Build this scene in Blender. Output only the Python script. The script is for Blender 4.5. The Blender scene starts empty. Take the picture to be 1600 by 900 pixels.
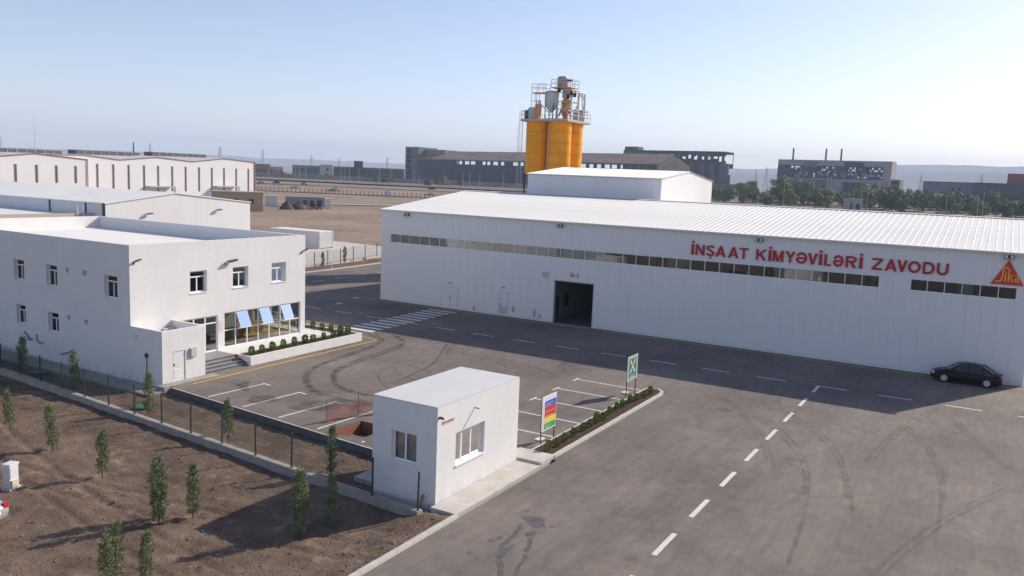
import bpy, bmesh, math, random
from mathutils import Vector, Matrix, Euler, noise
sc = bpy.context.scene
col = sc.collection
random.seed(7)
# ------------------------------------------------------------------ camera, sky, sun, exposure
F_PX, YAW, PITCH, ROLL, CAM_H = 1311.15, 0.523491, 0.1329057, 0.0399623, 13.5
FW = Vector((math.cos(YAW)*math.cos(PITCH), math.sin(YAW)*math.cos(PITCH), -math.sin(PITCH)))
_rt = Vector((math.sin(YAW), -math.cos(YAW), 0)); _up = _rt.cross(FW)
RT = _rt*math.cos(ROLL) + _up*math.sin(ROLL); UP = _up*math.cos(ROLL) - _rt*math.sin(ROLL)
cam = bpy.data.objects.new('camera', bpy.data.cameras.new('camera')); col.objects.link(cam)
cam.matrix_world = Matrix(((RT.x, UP.x, -FW.x, 0), (RT.y, UP.y, -FW.y, 0), (RT.z, UP.z, -FW.z, CAM_H), (0, 0, 0, 1)))
cam.data.sensor_width = 36; cam.data.lens = 36*F_PX/1600
cam.data.clip_start = 0.5; cam.data.clip_end = 40000
sc.camera = cam
SUN = Vector((1.48, -0.74, 1.0)).normalized()
EL = math.asin(SUN.z); AZ = math.atan2(SUN.x, SUN.y)
w = bpy.data.worlds.new('World'); sc.world = w; w.use_nodes = True
wn = w.node_tree; bg = wn.nodes['Background']
sky = wn.nodes.new('ShaderNodeTexSky'); sky.sky_type = 'NISHITA'; sky.sun_disc = False
sky.sun_elevation = EL; sky.sun_rotation = AZ; sky.altitude = 50
sky.air_density = 0.8; sky.dust_density = 0.5; sky.ozone_density = 0.2
tint = wn.nodes.new('ShaderNodeMix'); tint.data_type = 'RGBA'; tint.blend_type = 'MULTIPLY'; tint.inputs[0].default_value = 1
tint.inputs[7].default_value = (1.03, 0.935, 0.965, 1)        # even colour correction that takes the green out of the whole sky
wn.links.new(sky.outputs[0], tint.inputs[6]); wn.links.new(tint.outputs[2], bg.inputs[0]); bg.inputs[1].default_value = 0.13
sl = bpy.data.lights.new('sun', 'SUN'); sl.energy = 4.5; sl.angle = math.radians(0.53); sl.color = (1, 0.90, 0.77)
so = bpy.data.objects.new('sun', sl); col.objects.link(so)
so.rotation_euler = (-SUN).to_track_quat('-Z', 'Y').to_euler()
sc.view_settings.view_transform = 'Standard'; sc.view_settings.look = 'None'
sc.view_settings.gamma = 1; sc.view_settings.exposure = 0.38; sc.view_settings.use_curve_mapping = False
sc.cycles.use_denoising = True
sc.cycles.max_bounces = 6; sc.cycles.diffuse_bounces = 3; sc.cycles.transparent_max_bounces = 16
sc.cycles.volume_bounces = 1

# ------------------------------------------------------------------ surveying helpers (pixel column -> ground point at a distance)
def ray(px, py):
    return (FW*F_PX + RT*(px-800) - UP*(py-450)).normalized()
def horizon(px): return 242.58 + px*0.0399837
def far_xy(px, D):
    d = ray(px, horizon(px)); h = math.hypot(d.x, d.y); return d.x/h*D, d.y/h*D
def far_z(px, py, D):
    d = ray(px, py); return CAM_H + d.z/math.hypot(d.x, d.y)*D
def sstep(a, b, x):
    t = max(0, min(1, (x-a)/(b-a))); return t*t*(3-2*t)
def terrain(x, y):
    D = math.hypot(x, y)
    return -0.2 + 4.4*sstep(380, 650, D)
ORD = ['first', 'second', 'third', 'fourth', 'fifth', 'sixth', 'seventh', 'eighth', 'ninth', 'tenth', 'eleventh', 'twelfth', 'thirteenth',
       'fourteenth', 'fifteenth', 'sixteenth', 'seventeenth', 'eighteenth', 'nineteenth', 'twentieth']

# ------------------------------------------------------------------ materials
MATS = {}
def mat(name, c, rough=0.7, var=0.0, scale=1.0, metal=0.0, spec=0.3, bump=0.0, bscale=20.0, c2=None, detail=4, stretch=None, coat=0):
    if name in MATS: return MATS[name]
    m = bpy.data.materials.new(name); m.use_nodes = True; t = m.node_tree
    b = t.nodes['Principled BSDF']; b.inputs['Roughness'].default_value = rough; b.inputs['Metallic'].default_value = metal
    b.inputs['Specular IOR Level'].default_value = spec; b.inputs['Base Color'].default_value = (*c, 1)
    if coat: b.inputs['Coat Weight'].default_value = coat
    if var or c2 or bump:
        tc = t.nodes.new('ShaderNodeTexCoord'); mp = t.nodes.new('ShaderNodeMapping')
        t.links.new(tc.outputs['Object'], mp.inputs[0])
        if stretch: mp.inputs['Scale'].default_value = stretch
    if var or c2:
        n = t.nodes.new('ShaderNodeTexNoise'); n.inputs['Scale'].default_value = scale; n.inputs['Detail'].default_value = detail
        n.inputs['Roughness'].default_value = 0.6
        t.links.new(mp.outputs[0], n.inputs['Vector'])
        r = t.nodes.new('ShaderNodeValToRGB'); r.color_ramp.elements[0].position = 0.3; r.color_ramp.elements[1].position = 0.7
        lo = tuple(v*(1-var) for v in c); hi = c2 if c2 else tuple(min(1, v*(1+var)) for v in c)
        r.color_ramp.elements[0].color = (*lo, 1); r.color_ramp.elements[1].color = (*hi, 1)
        t.links.new(n.outputs[0], r.inputs[0]); t.links.new(r.outputs[0], b.inputs['Base Color'])
    if bump:
        n2 = t.nodes.new('ShaderNodeTexNoise'); n2.inputs['Scale'].default_value = bscale; n2.inputs['Detail'].default_value = 5
        t.links.new(mp.outputs[0], n2.inputs['Vector'])
        bp = t.nodes.new('ShaderNodeBump'); bp.inputs['Strength'].default_value = bump; bp.inputs['Distance'].default_value = 0.03
        t.links.new(n2.outputs[0], bp.inputs['Height']); t.links.new(bp.outputs[0], b.inputs['Normal'])
    MATS[name] = m; return m
def glass_mat(name, tint, gloss_rough=0.02, ior=1.5, reflect=1.0):
    m = bpy.data.materials.new(name); m.use_nodes = True; t = m.node_tree
    out = t.nodes['Material Output']; t.nodes.remove(t.nodes['Principled BSDF'])
    tr = t.nodes.new('ShaderNodeBsdfTransparent'); tr.inputs[0].default_value = (*tint, 1)
    gl = t.nodes.new('ShaderNodeBsdfGlossy'); gl.inputs['Roughness'].default_value = gloss_rough; gl.inputs[0].default_value = (*reflect, 1) if isinstance(reflect, tuple) else (reflect, reflect, reflect, 1)
    fr = t.nodes.new('ShaderNodeFresnel'); fr.inputs[0].default_value = ior
    mx = t.nodes.new('ShaderNodeMixShader')
    t.links.new(fr.outputs[0], mx.inputs[0]); t.links.new(tr.outputs[0], mx.inputs[1]); t.links.new(gl.outputs[0], mx.inputs[2])
    t.links.new(mx.outputs[0], out.inputs[0]); return m
def leaf_mat(name, c, c2):
    m = mat(name, c, 0.65, 0.25, 1.3, c2=c2, spec=0.25)
    return m
def plaster_mat():
    m = bpy.data.materials.new('white_plaster'); m.use_nodes = True; t = m.node_tree; b = t.nodes['Principled BSDF']; N = t.nodes.new; L = t.links.new
    tc = N('ShaderNodeTexCoord')
    def nz(scale, st=(1, 1, 1), det=5):
        mp = N('ShaderNodeMapping'); mp.inputs['Scale'].default_value = st; n = N('ShaderNodeTexNoise'); n.inputs['Scale'].default_value = scale; n.inputs['Detail'].default_value = det
        L(tc.outputs['Object'], mp.inputs[0]); L(mp.outputs[0], n.inputs['Vector']); return n.outputs[0]
    def ramp(v, p0, c0, p1, c1):
        r = N('ShaderNodeValToRGB'); r.color_ramp.elements[0].position = p0; r.color_ramp.elements[0].color = (*c0, 1); r.color_ramp.elements[1].position = p1; r.color_ramp.elements[1].color = (*c1, 1); L(v, r.inputs[0]); return r.outputs[0]
    def mix(f, a, c, mode='MIX'):
        x = N('ShaderNodeMix'); x.data_type = 'RGBA'; x.blend_type = mode
        if isinstance(f, float): x.inputs[0].default_value = f
        else: L(f, x.inputs[0])
        L(a, x.inputs[6]); L(c, x.inputs[7]); return x.outputs[2]
    c = ramp(nz(0.7), 0.32, (0.715, 0.705, 0.695), 0.68, (0.745, 0.735, 0.725))
    c = mix(1.0, c, ramp(nz(2.2, (1, 1, 0.07), 6), 0.30, (0.978, 0.975, 0.97), 0.55, (1, 1, 1)), 'MULTIPLY')          # rain streaks
    c = mix(1.0, c, ramp(nz(5, (1, 1, 1), 8), 0.30, (0.97, 0.97, 0.97), 0.7, (1.02, 1.02, 1.02)), 'MULTIPLY')
    sp = N('ShaderNodeSeparateXYZ'); L(tc.outputs['Object'], sp.inputs[0])
    mr = N('ShaderNodeMapRange'); mr.inputs[1].default_value = -0.3; mr.inputs[2].default_value = 0.6; mr.inputs[3].default_value = 0.55; mr.inputs[4].default_value = 0.0; L(sp.outputs[2], mr.inputs[0])
    ml = N('ShaderNodeMath'); ml.operation = 'MULTIPLY'; L(mr.outputs[0], ml.inputs[0]); L(ramp(nz(1.8, (1, 1, 0.6), 7), 0.36, (0, 0, 0), 0.66, (1, 1, 1)), ml.inputs[1])
    dc = N('ShaderNodeRGB'); dc.outputs[0].default_value = (0.42, 0.36, 0.31, 1)
    c = mix(ml.outputs[0], c, dc.outputs[0])                                                                                # splashed earth along the foot
    L(c, b.inputs['Base Color']); b.inputs['Roughness'].default_value = 0.88; b.inputs['Specular IOR Level'].default_value = 0.15
    bp = N('ShaderNodeBump'); bp.inputs['Strength'].default_value = 0.25; bp.inputs['Distance'].default_value = 0.02; L(nz(6, (1, 1, 1), 7), bp.inputs['Height']); L(bp.outputs[0], b.inputs['Normal'])
    return m
plaster = plaster_mat()
plaster_roof = mat('roof_membrane', (0.78, 0.76, 0.73), 0.8, 0.04, 0.35, spec=0.15)
panel_white = mat('panel_white', (0.72, 0.715, 0.715), 0.55, 0.035, 0.6, spec=0.25, stretch=(1, 1, 0.12))
roof_white = mat('roof_sheet_white', (0.80, 0.785, 0.745), 0.55, 0.05, 0.18, spec=0.25)
trim_grey = mat('trim_grey', (0.42, 0.42, 0.43), 0.5, 0.08, 2)
pvc = mat('white_pvc', (0.80, 0.80, 0.80), 0.4)
steel = mat('galvanised_steel', (0.50, 0.50, 0.51), 0.65, 0.15, 3, metal=0.1)
steel_dark = mat('dark_steel', (0.07, 0.075, 0.08), 0.5, 0.2, 3, metal=0.3)
black = mat('black_plastic', (0.02, 0.02, 0.022), 0.45)
lamp_glass = mat('lamp_lens', (0.55, 0.57, 0.6), 0.2)
red_paint = mat('red_letter_paint', (0.42, 0.022, 0.03), 0.45, 0.06, 4)
yellow_logo = mat('yellow_logo_paint', (0.90, 0.52, 0.06), 0.45)
paint_white = mat('road_paint_white', (0.56, 0.545, 0.52), 0.8, 0.02, 7, bump=0.2, c2=(0.74, 0.73, 0.71), detail=8)
paint_yellow = mat('road_paint_yellow', (0.60, 0.36, 0.06), 0.8, 0.2, 5, bump=0.2)
concrete = mat('concrete', (0.33, 0.31, 0.285), 0.9, 0.18, 1.4, bump=0.3, bscale=12, spec=0.15)
concrete_pale = mat('concrete_pale', (0.52, 0.49, 0.45), 0.9, 0.14, 1.1, bump=0.3, bscale=10, spec=0.15)
step_stone = mat('grey_step_stone', (0.24, 0.24, 0.25), 0.7, 0.15, 3, bump=0.2)
tile_white = mat('white_paving', (0.66, 0.65, 0.63), 0.7, 0.08, 2)
bed_soil = mat('bed_soil', (0.075, 0.05, 0.036), 0.95, 0.3, 6, bump=0.8, bscale=15, spec=0.1)
green_post = mat('green_fence_paint', (0.033, 0.062, 0.054), 0.5, 0.1, 5)
orange = mat('orange_silo_paint', (0.88, 0.335, 0.005), 0.45, 0.10, 0.7, spec=0.3)
orange_dark = mat('orange_steel_paint', (0.66, 0.27, 0.03), 0.5, 0.2, 1.5)
bark = mat('bark', (0.10, 0.07, 0.05), 0.9, 0.3, 6, bump=0.6)
cyp_a = leaf_mat('conifer_leaf', (0.10, 0.15, 0.045), (0.23, 0.285, 0.095))
cyp_b = leaf_mat('conifer_leaf_tip', (0.20, 0.24, 0.13), (0.34, 0.375, 0.25))
shrub_leaf = leaf_mat('shrub_leaf', (0.13, 0.20, 0.026), (0.32, 0.41, 0.08))
tree_leafs = [leaf_mat('tree_leaf_a', (0.08, 0.135, 0.028), (0.17, 0.24, 0.06)), leaf_mat('tree_leaf_b', (0.15, 0.19, 0.04), (0.26, 0.29, 0.09)),
              leaf_mat('tree_leaf_c', (0.065, 0.105, 0.038), (0.14, 0.185, 0.075))]
old_concrete = mat('weathered_concrete', (0.17, 0.16, 0.155), 0.9, 0.22, 0.12, spec=0.1)
old_dark = mat('sooty_concrete', (0.085, 0.083, 0.09), 0.9, 0.25, 0.15, spec=0.1)
old_brown = mat('rusty_roof', (0.24, 0.19, 0.155), 0.9, 0.2, 0.08, spec=0.1)
dark_in = mat('dark_interior', (0.03, 0.03, 0.032), 0.9)
interior_wall = mat('interior_wall', (0.22, 0.22, 0.225), 0.8, 0.05, 1)
interior_floor = mat('interior_floor', (0.55, 0.42, 0.10), 0.6, 0.15, 2)
hall_floor = mat('hall_floor', (0.13, 0.14, 0.15), 0.4, 0.2, 0.4)
win_glass = glass_mat('window_glass', (0.45, 0.48, 0.5), ior=1.45); booth_glass = glass_mat('booth_glass', (0.8, 0.8, 0.78), ior=1.45)
strip_glass = glass_mat('strip_glass', (0.66, 0.68, 0.66), ior=1.75, reflect=(0.86, 0.93, 1.0))
curtain_glass = glass_mat('curtain_glass', (0.86, 0.88, 0.86), ior=1.35)
sash_glass = glass_mat('reflective_sash_glass', (0.35, 0.5, 0.75), ior=2.6, reflect=(0.50, 0.68, 1.0))
wet_asphalt = mat('wet_asphalt', (0.105, 0.096, 0.090), 0.6, 0.25, 3)

def asphalt_mat():
    m = bpy.data.materials.new('dusty_asphalt'); m.use_nodes = True; t = m.node_tree; b = t.nodes['Principled BSDF']
    N = t.nodes.new; L = t.links.new
    tc = N('ShaderNodeTexCoord')
    def nz(scale, st=(1, 1, 1), det=5, rot=0):
        mp = N('ShaderNodeMapping'); mp.inputs['Scale'].default_value = st; mp.inputs['Rotation'].default_value = (0, 0, rot)
        n = N('ShaderNodeTexNoise'); n.inputs['Scale'].default_value = scale; n.inputs['Detail'].default_value = det; n.inputs['Roughness'].default_value = 0.6; n.inputs['Distortion'].default_value = 0.35
        L(tc.outputs['Object'], mp.inputs[0]); L(mp.outputs[0], n.inputs['Vector']); return n.outputs[0]
    def ramp(v, p0, c0, p1, c1):
        r = N('ShaderNodeValToRGB'); r.color_ramp.elements[0].position = p0; r.color_ramp.elements[0].color = (*c0, 1)
        r.color_ramp.elements[1].position = p1; r.color_ramp.elements[1].color = (*c1, 1); L(v, r.inputs[0]); return r.outputs[0]
    def mix(f, a, c, mode='MIX'):
        x = N('ShaderNodeMix'); x.data_type = 'RGBA'; x.blend_type = mode
        if isinstance(f, float): x.inputs[0].default_value = f
        else: L(f, x.inputs[0])
        L(a, x.inputs[6]); L(c, x.inputs[7]); return x.outputs[2]
    base = ramp(nz(0.13, (1, 1, 1), 7), 0.30, (0.140, 0.124, 0.114), 0.70, (0.235, 0.202, 0.178))
    streak = ramp(nz(0.42, (0.10, 1.0, 1), 6, 0.06), 0.32, (0.86, 0.86, 0.87), 0.68, (1.08, 1.07, 1.05))
    c = mix(1.0, base, streak, 'MULTIPLY')
    dust = ramp(nz(0.33, (1, 1, 1), 6), 0.56, (0, 0, 0), 0.74, (0.5, 0.5, 0.5))
    dc = N('ShaderNodeRGB'); dc.outputs[0].default_value = (0.26, 0.215, 0.175, 1)
    c = mix(dust, c, dc.outputs[0])
    oil = ramp(nz(0.6, (1, 1, 1), 6), 0.60, (0, 0, 0), 0.76, (0.42, 0.42, 0.42))
    oc = N('ShaderNodeRGB'); oc.outputs[0].default_value = (0.07, 0.066, 0.064, 1)
    c = mix(oil, c, oc.outputs[0])
    fine = ramp(nz(2.2, (0.22, 1.5, 1), 7, 0.03), 0.30, (0.87, 0.87, 0.88), 0.70, (1.11, 1.10, 1.09))
    c = mix(1.0, c, fine, 'MULTIPLY')
    blot = ramp(nz(1.6, (1, 1, 1), 8), 0.30, (0.88, 0.87, 0.87), 0.70, (1.10, 1.10, 1.10))
    c = mix(1.0, c, blot, 'MULTIPLY')
    grain = ramp(nz(38, (1, 1, 1), 2), 0.3, (0.86, 0.86, 0.86), 0.7, (1.12, 1.12, 1.12))
    c = mix(1.0, c, grain, 'MULTIPLY')
    L(c, b.inputs['Base Color']); b.inputs['Roughness'].default_value = 0.85; b.inputs['Specular IOR Level'].default_value = 0.2
    bp = N('ShaderNodeBump'); bp.inputs['Strength'].default_value = 0.25; bp.inputs['Distance'].default_value = 0.01
    L(nz(45, (1, 1, 1), 3), bp.inputs['Height']); L(bp.outputs[0], b.inputs['Normal'])
    return m
asphalt = asphalt_mat()
def soil_mat(name, lo, hi, pale, s1=0.35, s2=6.0, bumpd=0.06):
    m = bpy.data.materials.new(name); m.use_nodes = True; t = m.node_tree; b = t.nodes['Principled BSDF']; N = t.nodes.new; L = t.links.new
    tc = N('ShaderNodeTexCoord')
    def nz(scale, det=6):
        n = N('ShaderNodeTexNoise'); n.inputs['Scale'].default_value = scale; n.inputs['Detail'].default_value = det; n.inputs['Roughness'].default_value = 0.65
        L(tc.outputs['Object'], n.inputs['Vector']); return n.outputs[0]
    def ramp(v, p0, c0, p1, c1):
        r = N('ShaderNodeValToRGB'); r.color_ramp.elements[0].position = p0; r.color_ramp.elements[0].color = (*c0, 1)
        r.color_ramp.elements[1].position = p1; r.color_ramp.elements[1].color = (*c1, 1); L(v, r.inputs[0]); return r.outputs[0]
    def mix(f, a, c, mode='MIX'):
        x = N('ShaderNodeMix'); x.data_type = 'RGBA'; x.blend_type = mode
        if isinstance(f, float): x.inputs[0].default_value = f
        else: L(f, x.inputs[0])
        L(a, x.inputs[6]); L(c, x.inputs[7]); return x.outputs[2]
    c = ramp(nz(s1), 0.33, lo, 0.67, hi)
    pf = ramp(nz(s1*2.3), 0.56, (0, 0, 0), 0.74, (0.75, 0.75, 0.75))
    pc = N('ShaderNodeRGB'); pc.outputs[0].default_value = (*pale, 1)
    c = mix(pf, c, pc.outputs[0])
    c = mix(1.0, c, ramp(nz(s2, 8), 0.3, (0.72, 0.72, 0.72), 0.7, (1.22, 1.22, 1.22)), 'MULTIPLY')
    L(c, b.inputs['Base Color']); b.inputs['Roughness'].default_value = 0.95; b.inputs['Specular IOR Level'].default_value = 0.1
    bp = N('ShaderNodeBump'); bp.inputs['Strength'].default_value = 0.7; bp.inputs['Distance'].default_value = bumpd
    L(nz(s2*0.8, 8), bp.inputs['Height']); L(bp.outputs[0], b.inputs['Normal'])
    return m
soil_brown = soil_mat('turned_brown_soil', (0.110, 0.076, 0.057), (0.208, 0.150, 0.113), (0.34, 0.265, 0.20), s1=0.45, s2=9.0, bumpd=0.08)
dry_land = soil_mat('dry_tan_land', (0.235, 0.175, 0.130), (0.34, 0.265, 0.20), (0.20, 0.165, 0.105), s1=0.035, s2=0.6, bumpd=0.3)
hill_mat = mat('hill_scrub', (0.16, 0.14, 0.11), 0.95, 0.25, 0.002, spec=0.05)

# ------------------------------------------------------------------ mesh builder
class MB:
    def __init__(s): s.v = []; s.f = []
    def add(s, vs, fs):
        n = len(s.v); s.v += [tuple(p) for p in vs]; s.f += [tuple(i+n for i in q) for q in fs]; return s
    def box(s, x0, x1, y0, y1, z0, z1):
        return s.add([(x0, y0, z0), (x1, y0, z0), (x1, y1, z0), (x0, y1, z0), (x0, y0, z1), (x1, y0, z1), (x1, y1, z1), (x0, y1, z1)],
                     [(0, 3, 2, 1), (4, 5, 6, 7), (0, 1, 5, 4), (1, 2, 6, 5), (2, 3, 7, 6), (3, 0, 4, 7)])
    def prism(s, poly, z0, z1):
        n = len(poly)
        return s.add([(p[0], p[1], z0) for p in poly] + [(p[0], p[1], z1) for p in poly],
                     [tuple(range(n-1, -1, -1)), tuple(range(n, 2*n))] + [(i, (i+1) % n, n+(i+1) % n, n+i) for i in range(n)])
    def extr(s, poly, d):                      # any planar 3-D polygon pushed along d
        n = len(poly); d = Vector(d); P = [Vector(p) for p in poly]
        return s.add([tuple(p) for p in P] + [tuple(p+d) for p in P],
                     [tuple(range(n-1, -1, -1)), tuple(range(n, 2*n))] + [(i, (i+1) % n, n+(i+1) % n, n+i) for i in range(n)])
    def tube(s, a, b, r, n=6, r2=None):
        a = Vector(a); b = Vector(b); d = (b-a).normalized(); r2 = r if r2 is None else r2
        u = d.orthogonal().normalized(); v = d.cross(u)
        ca = [a + (u*math.cos(2*math.pi*i/n)+v*math.sin(2*math.pi*i/n))*r for i in range(n)]
        cb = [b + (u*math.cos(2*math.pi*i/n)+v*math.sin(2*math.pi*i/n))*r2 for i in range(n)]
        return s.add([tuple(p) for p in ca+cb], [tuple(range(n-1, -1, -1)), tuple(range(n, 2*n))] + [(i, (i+1) % n, n+(i+1) % n, n+i) for i in range(n)])
    def path(s, pts, r, n=6):
        for a, b in zip(pts, pts[1:]): s.tube(a, b, r, n)
        return s
    def lathe(s, prof, n=24, c=(0, 0, 0)):
        k = len(prof); vs = []
        for i in range(n):
            a = 2*math.pi*i/n
            vs += [(c[0]+r*math.cos(a), c[1]+r*math.sin(a), c[2]+z) for r, z in prof]
        fs = [(i*k+j, ((i+1) % n)*k+j, ((i+1) % n)*k+j+1, i*k+j+1) for i in range(n) for j in range(k-1)]
        fs += [tuple(i*k+k-1 for i in range(n)), tuple(i*k for i in reversed(range(n)))]
        return s.add(vs, fs)
    def mesh(s, name, m, smooth=False):
        me = bpy.data.meshes.new(name); me.from_pydata(s.v, [], s.f); me.materials.append(m)
        if smooth: me.polygons.foreach_set('use_smooth', [True]*len(me.polygons))
        me.update(); return me
    def build(s, name, m, parent=None, smooth=False, bevel=0):
        o = bpy.data.objects.new(name, s.mesh(name, m, smooth)); col.objects.link(o)
        if parent is not None: attach(o, parent)
        if bevel:
            bv = o.modifiers.new('bevel', 'BEVEL'); bv.width = bevel; bv.segments = 2; bv.limit_method = 'ANGLE'
        return o
def attach(o, parent):
    o.parent = parent
    if parent.get('_world'):                   # mesh written in world coordinates under an Empty standing at the thing's base
        o.matrix_parent_inverse = Matrix.Translation(-Vector(parent['_world']))
def tag(o, label=None, cat=None, group=None, kind=None):
    if label: o['label'] = label
    if cat: o['category'] = cat
    if group: o['group'] = group
    if kind: o['kind'] = kind
    return o
def thing(name, label, cat, loc=(0, 0, 0), group=None, rz=0, world=True):
    o = bpy.data.objects.new(name, None); col.objects.link(o); o.location = loc; o.rotation_euler = (0, 0, rz)
    o.empty_display_size = 0.3
    if world: o['_world'] = tuple(loc)
    return tag(o, label, cat, group)
def inst(name, me, parent=None, loc=(0, 0, 0), rz=0, scale=1):
    o = bpy.data.objects.new(name, me); col.objects.link(o); o.location = loc; o.rotation_euler = (0, 0, rz)
    o.scale = (scale,)*3 if not isinstance(scale, tuple) else scale
    if parent is not None: attach(o, parent)
    return o
def copy_tree(o, parent=None):
    c = o.copy(); col.objects.link(c); c.parent = parent
    for ch in o.children: copy_tree(ch, c)
    return c
def struct(o): o['kind'] = 'structure'; return o
def wall_mesh(U, V, Wd, o, u0, u1, v0, v1, t, holes):
    """solid wall: spans u (along U) and v (along V) from origin o, thickness t along Wd, rectangular holes (u0,u1,v0,v1) with reveals"""
    U = Vector(U); V = Vector(V); Wd = Vector(Wd); o = Vector(o)
    us = sorted({u0, u1, *[min(max(h[i], u0), u1) for h in holes for i in (0, 1)]})
    vs = sorted({v0, v1, *[min(max(h[i], v0), v1) for h in holes for i in (2, 3)]})
    def solid(i, j):
        if i < 0 or j < 0 or i >= len(us)-1 or j >= len(vs)-1: return False
        cu = (us[i]+us[i+1])/2; cv = (vs[j]+vs[j+1])/2
        return not any(h[0] < cu < h[1] and h[2] < cv < h[3] for h in holes)
    mb = MB(); cache = {}
    def P(u, v, k):
        key = (round(u, 4), round(v, 4), k)
        if key not in cache: cache[key] = len(mb.v); mb.v.append(tuple(o+U*u+V*v+Wd*(t*k)))
        return cache[key]
    flip = U.cross(V).dot(Wd) > 0
    def q(*ids): mb.f.append(tuple(ids) if not flip else tuple(reversed(ids)))
    for i in range(len(us)-1):
        for j in range(len(vs)-1):
            if not solid(i, j): continue
            a, b, c, d = us[i], us[i+1], vs[j], vs[j+1]
            q(P(a, c, 0), P(b, c, 0), P(b, d, 0), P(a, d, 0)); q(P(a, d, 1), P(b, d, 1), P(b, c, 1), P(a, c, 1))
            if not solid(i-1, j): q(P(a, c, 1), P(a, c, 0), P(a, d, 0), P(a, d, 1))
            if not solid(i+1, j): q(P(b, c, 0), P(b, c, 1), P(b, d, 1), P(b, d, 0))
            if not solid(i, j-1): q(P(a, c, 1), P(b, c, 1), P(b, c, 0), P(a, c, 0))
            if not solid(i, j+1): q(P(a, d, 0), P(b, d, 0), P(b, d, 1), P(a, d, 1))
    return mb
def frame_mb(P, u0, u1, v0, v1, wd, dep, us=(), vs=()):
    """window frame: P(u,v,w) maps to world; outer bars plus mullions at us and transoms at vs"""
    mb = MB()
    def bar(a, b, c, d):
        c8 = [P(x, y, z) for z in (0, dep) for x, y in ((a, c), (b, c), (b, d), (a, d))]
        mb.add(c8, [(0, 3, 2, 1), (4, 5, 6, 7), (0, 1, 5, 4), (1, 2, 6, 5), (2, 3, 7, 6), (3, 0, 4, 7)])
    bar(u0, u0+wd, v0, v1); bar(u1-wd, u1, v0, v1); bar(u0+wd, u1-wd, v0, v0+wd); bar(u0+wd, u1-wd, v1-wd, v1)
    cu = [u0+wd] + [x for x in us] + [u1-wd]
    for x in us: bar(x-wd/2, x+wd/2, v0+wd, v1-wd)
    for y in vs:
        for i in range(len(cu)-1):
            a = cu[i] + (wd/2 if i > 0 else 0); b = cu[i+1] - (wd/2 if i < len(cu)-2 else 0)
            bar(a, b, y-wd/2, y+wd/2)
    return mb
def pane_mb(P, u0, u1, v0, v1, w0, t=0.012):
    mb = MB(); c8 = [P(x, y, z) for z in (w0, w0+t) for x, y in ((u0, v0), (u1, v0), (u1, v1), (u0, v1))]
    return mb.add(c8, [(0, 3, 2, 1), (4, 5, 6, 7), (0, 1, 5, 4), (1, 2, 6, 5), (2, 3, 7, 6), (3, 0, 4, 7)])

# ================================================================== THE SETTING
def build_ground():
    # one sheet to the horizon: polar rings round the yard, dipped where the soil bed and the asphalt slab lie
    mb = MB(); rings = [0, 12, 25, 40, 55, 70, 85, 100, 120, 150, 190, 240, 300, 360, 400, 450, 500, 550, 600, 650, 800, 1100, 1700, 2800, 4500, 7000, 9000]
    n = 180; cx, cy = 40, 30
    for r in rings:
        for i in range(n):
            a = 2*math.pi*i/n; x = cx+r*math.cos(a); y = cy+r*math.sin(a)
            z = terrain(x, y) if r >= 70 else -0.75
            if r == 70: z = -0.55
            if 100 < r < 2000: z += 0.22*noise.noise((x*0.03, y*0.03, 3))
            mb.v.append((x, y, z))
    for k in range(len(rings)-1):
        for i in range(n): mb.f.append((k*n+i, (k+1)*n+i, (k+1)*n+(i+1) % n, k*n+(i+1) % n))
    struct(mb.build('ground', dry_land, smooth=True))
build_ground()
def build_hills():
    mb = MB(); na, nr = 260, 26
    for i in range(na+1):
        az = math.radians(-40+130*i/na)
        for j in range(nr+1):
            r = 4300 + 4400*j/nr
            x = r*math.cos(az); y = r*math.sin(az); azd = math.degrees(az)
            prof_far = 85 + 160*sstep(30, 0, azd) + 18*noise.noise((azd*0.12, 1, 0)) + 12*noise.noise((azd*0.5, 4, 0))
            prof_near = 20 + 120*sstep(30, 0, azd) + 26*noise.noise((azd*0.16, 9, 0)) + 10*noise.noise((azd*0.7, 7, 0))
            h = prof_far*math.exp(-((r-8000)/900)**2) + prof_near*math.exp(-((r-5600)/520)**2)
            h *= 1+0.12*noise.noise((x*0.002, y*0.002, 5))
            mb.v.append((x, y, 2+h))
    for i in range(na):
        for j in range(nr):
            a = i*(nr+1)+j; mb.f.append((a, a+nr+1, a+nr+2, a+1))
    struct(mb.build('hills', hill_mat, smooth=True))
build_hills()
# soil bed left of the yard, rough turned earth
HOLLOWS = [(23.25, 42.72), (22.64, 38.02), (21.85, 33.04), (20.2, 27.1), (21.24, 26.37), (29.19, 39.84), (28.55, 32.67), (16.43, 24.3), (22.34, 21.75), (23.69, 21.47), (27.89, 25.27), (29.73, 47.38)]
def soil_z(x, y):
    z = -0.36 + 0.06*noise.noise((x*0.35, y*0.35, 1)) + 0.05*noise.noise((x*1.4, y*1.4, 2)) + 0.045*noise.noise((x*3.6, y*3.6, 4))
    d = y-17.6
    if x < 27 and d < 2.2: z += 0.30*(1-sstep(0, 2.2, d))        # heaped up to the kerb
    z += 0.22*math.exp(-((x-25.6)**2+(y-18.7)**2)/0.9)
    for (ax, ay, sl, cv) in ((17.0, 19.0, .10, .004), (18.5, 19.0, .10, .004), (21.0, 24.0, -.16, .002), (22.4, 24.0, -.16, .002)):   # wheel ruts
        d = x-(ax+sl*(y-ay)+cv*(y-ay)**2)
        if abs(d) < .6: z += -.055*math.exp(-(d/.15)**2)+.028*math.exp(-((abs(d)-.3)/.1)**2)
    for cx, cy in HOLLOWS:                                          # planting hollows
        q = (x-cx)**2+(y-cy)**2
        if q < 1.2: z += -.05*math.exp(-q/.06)+.05*math.exp(-(math.sqrt(q)-.5)**2/.02)
    return z
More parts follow.
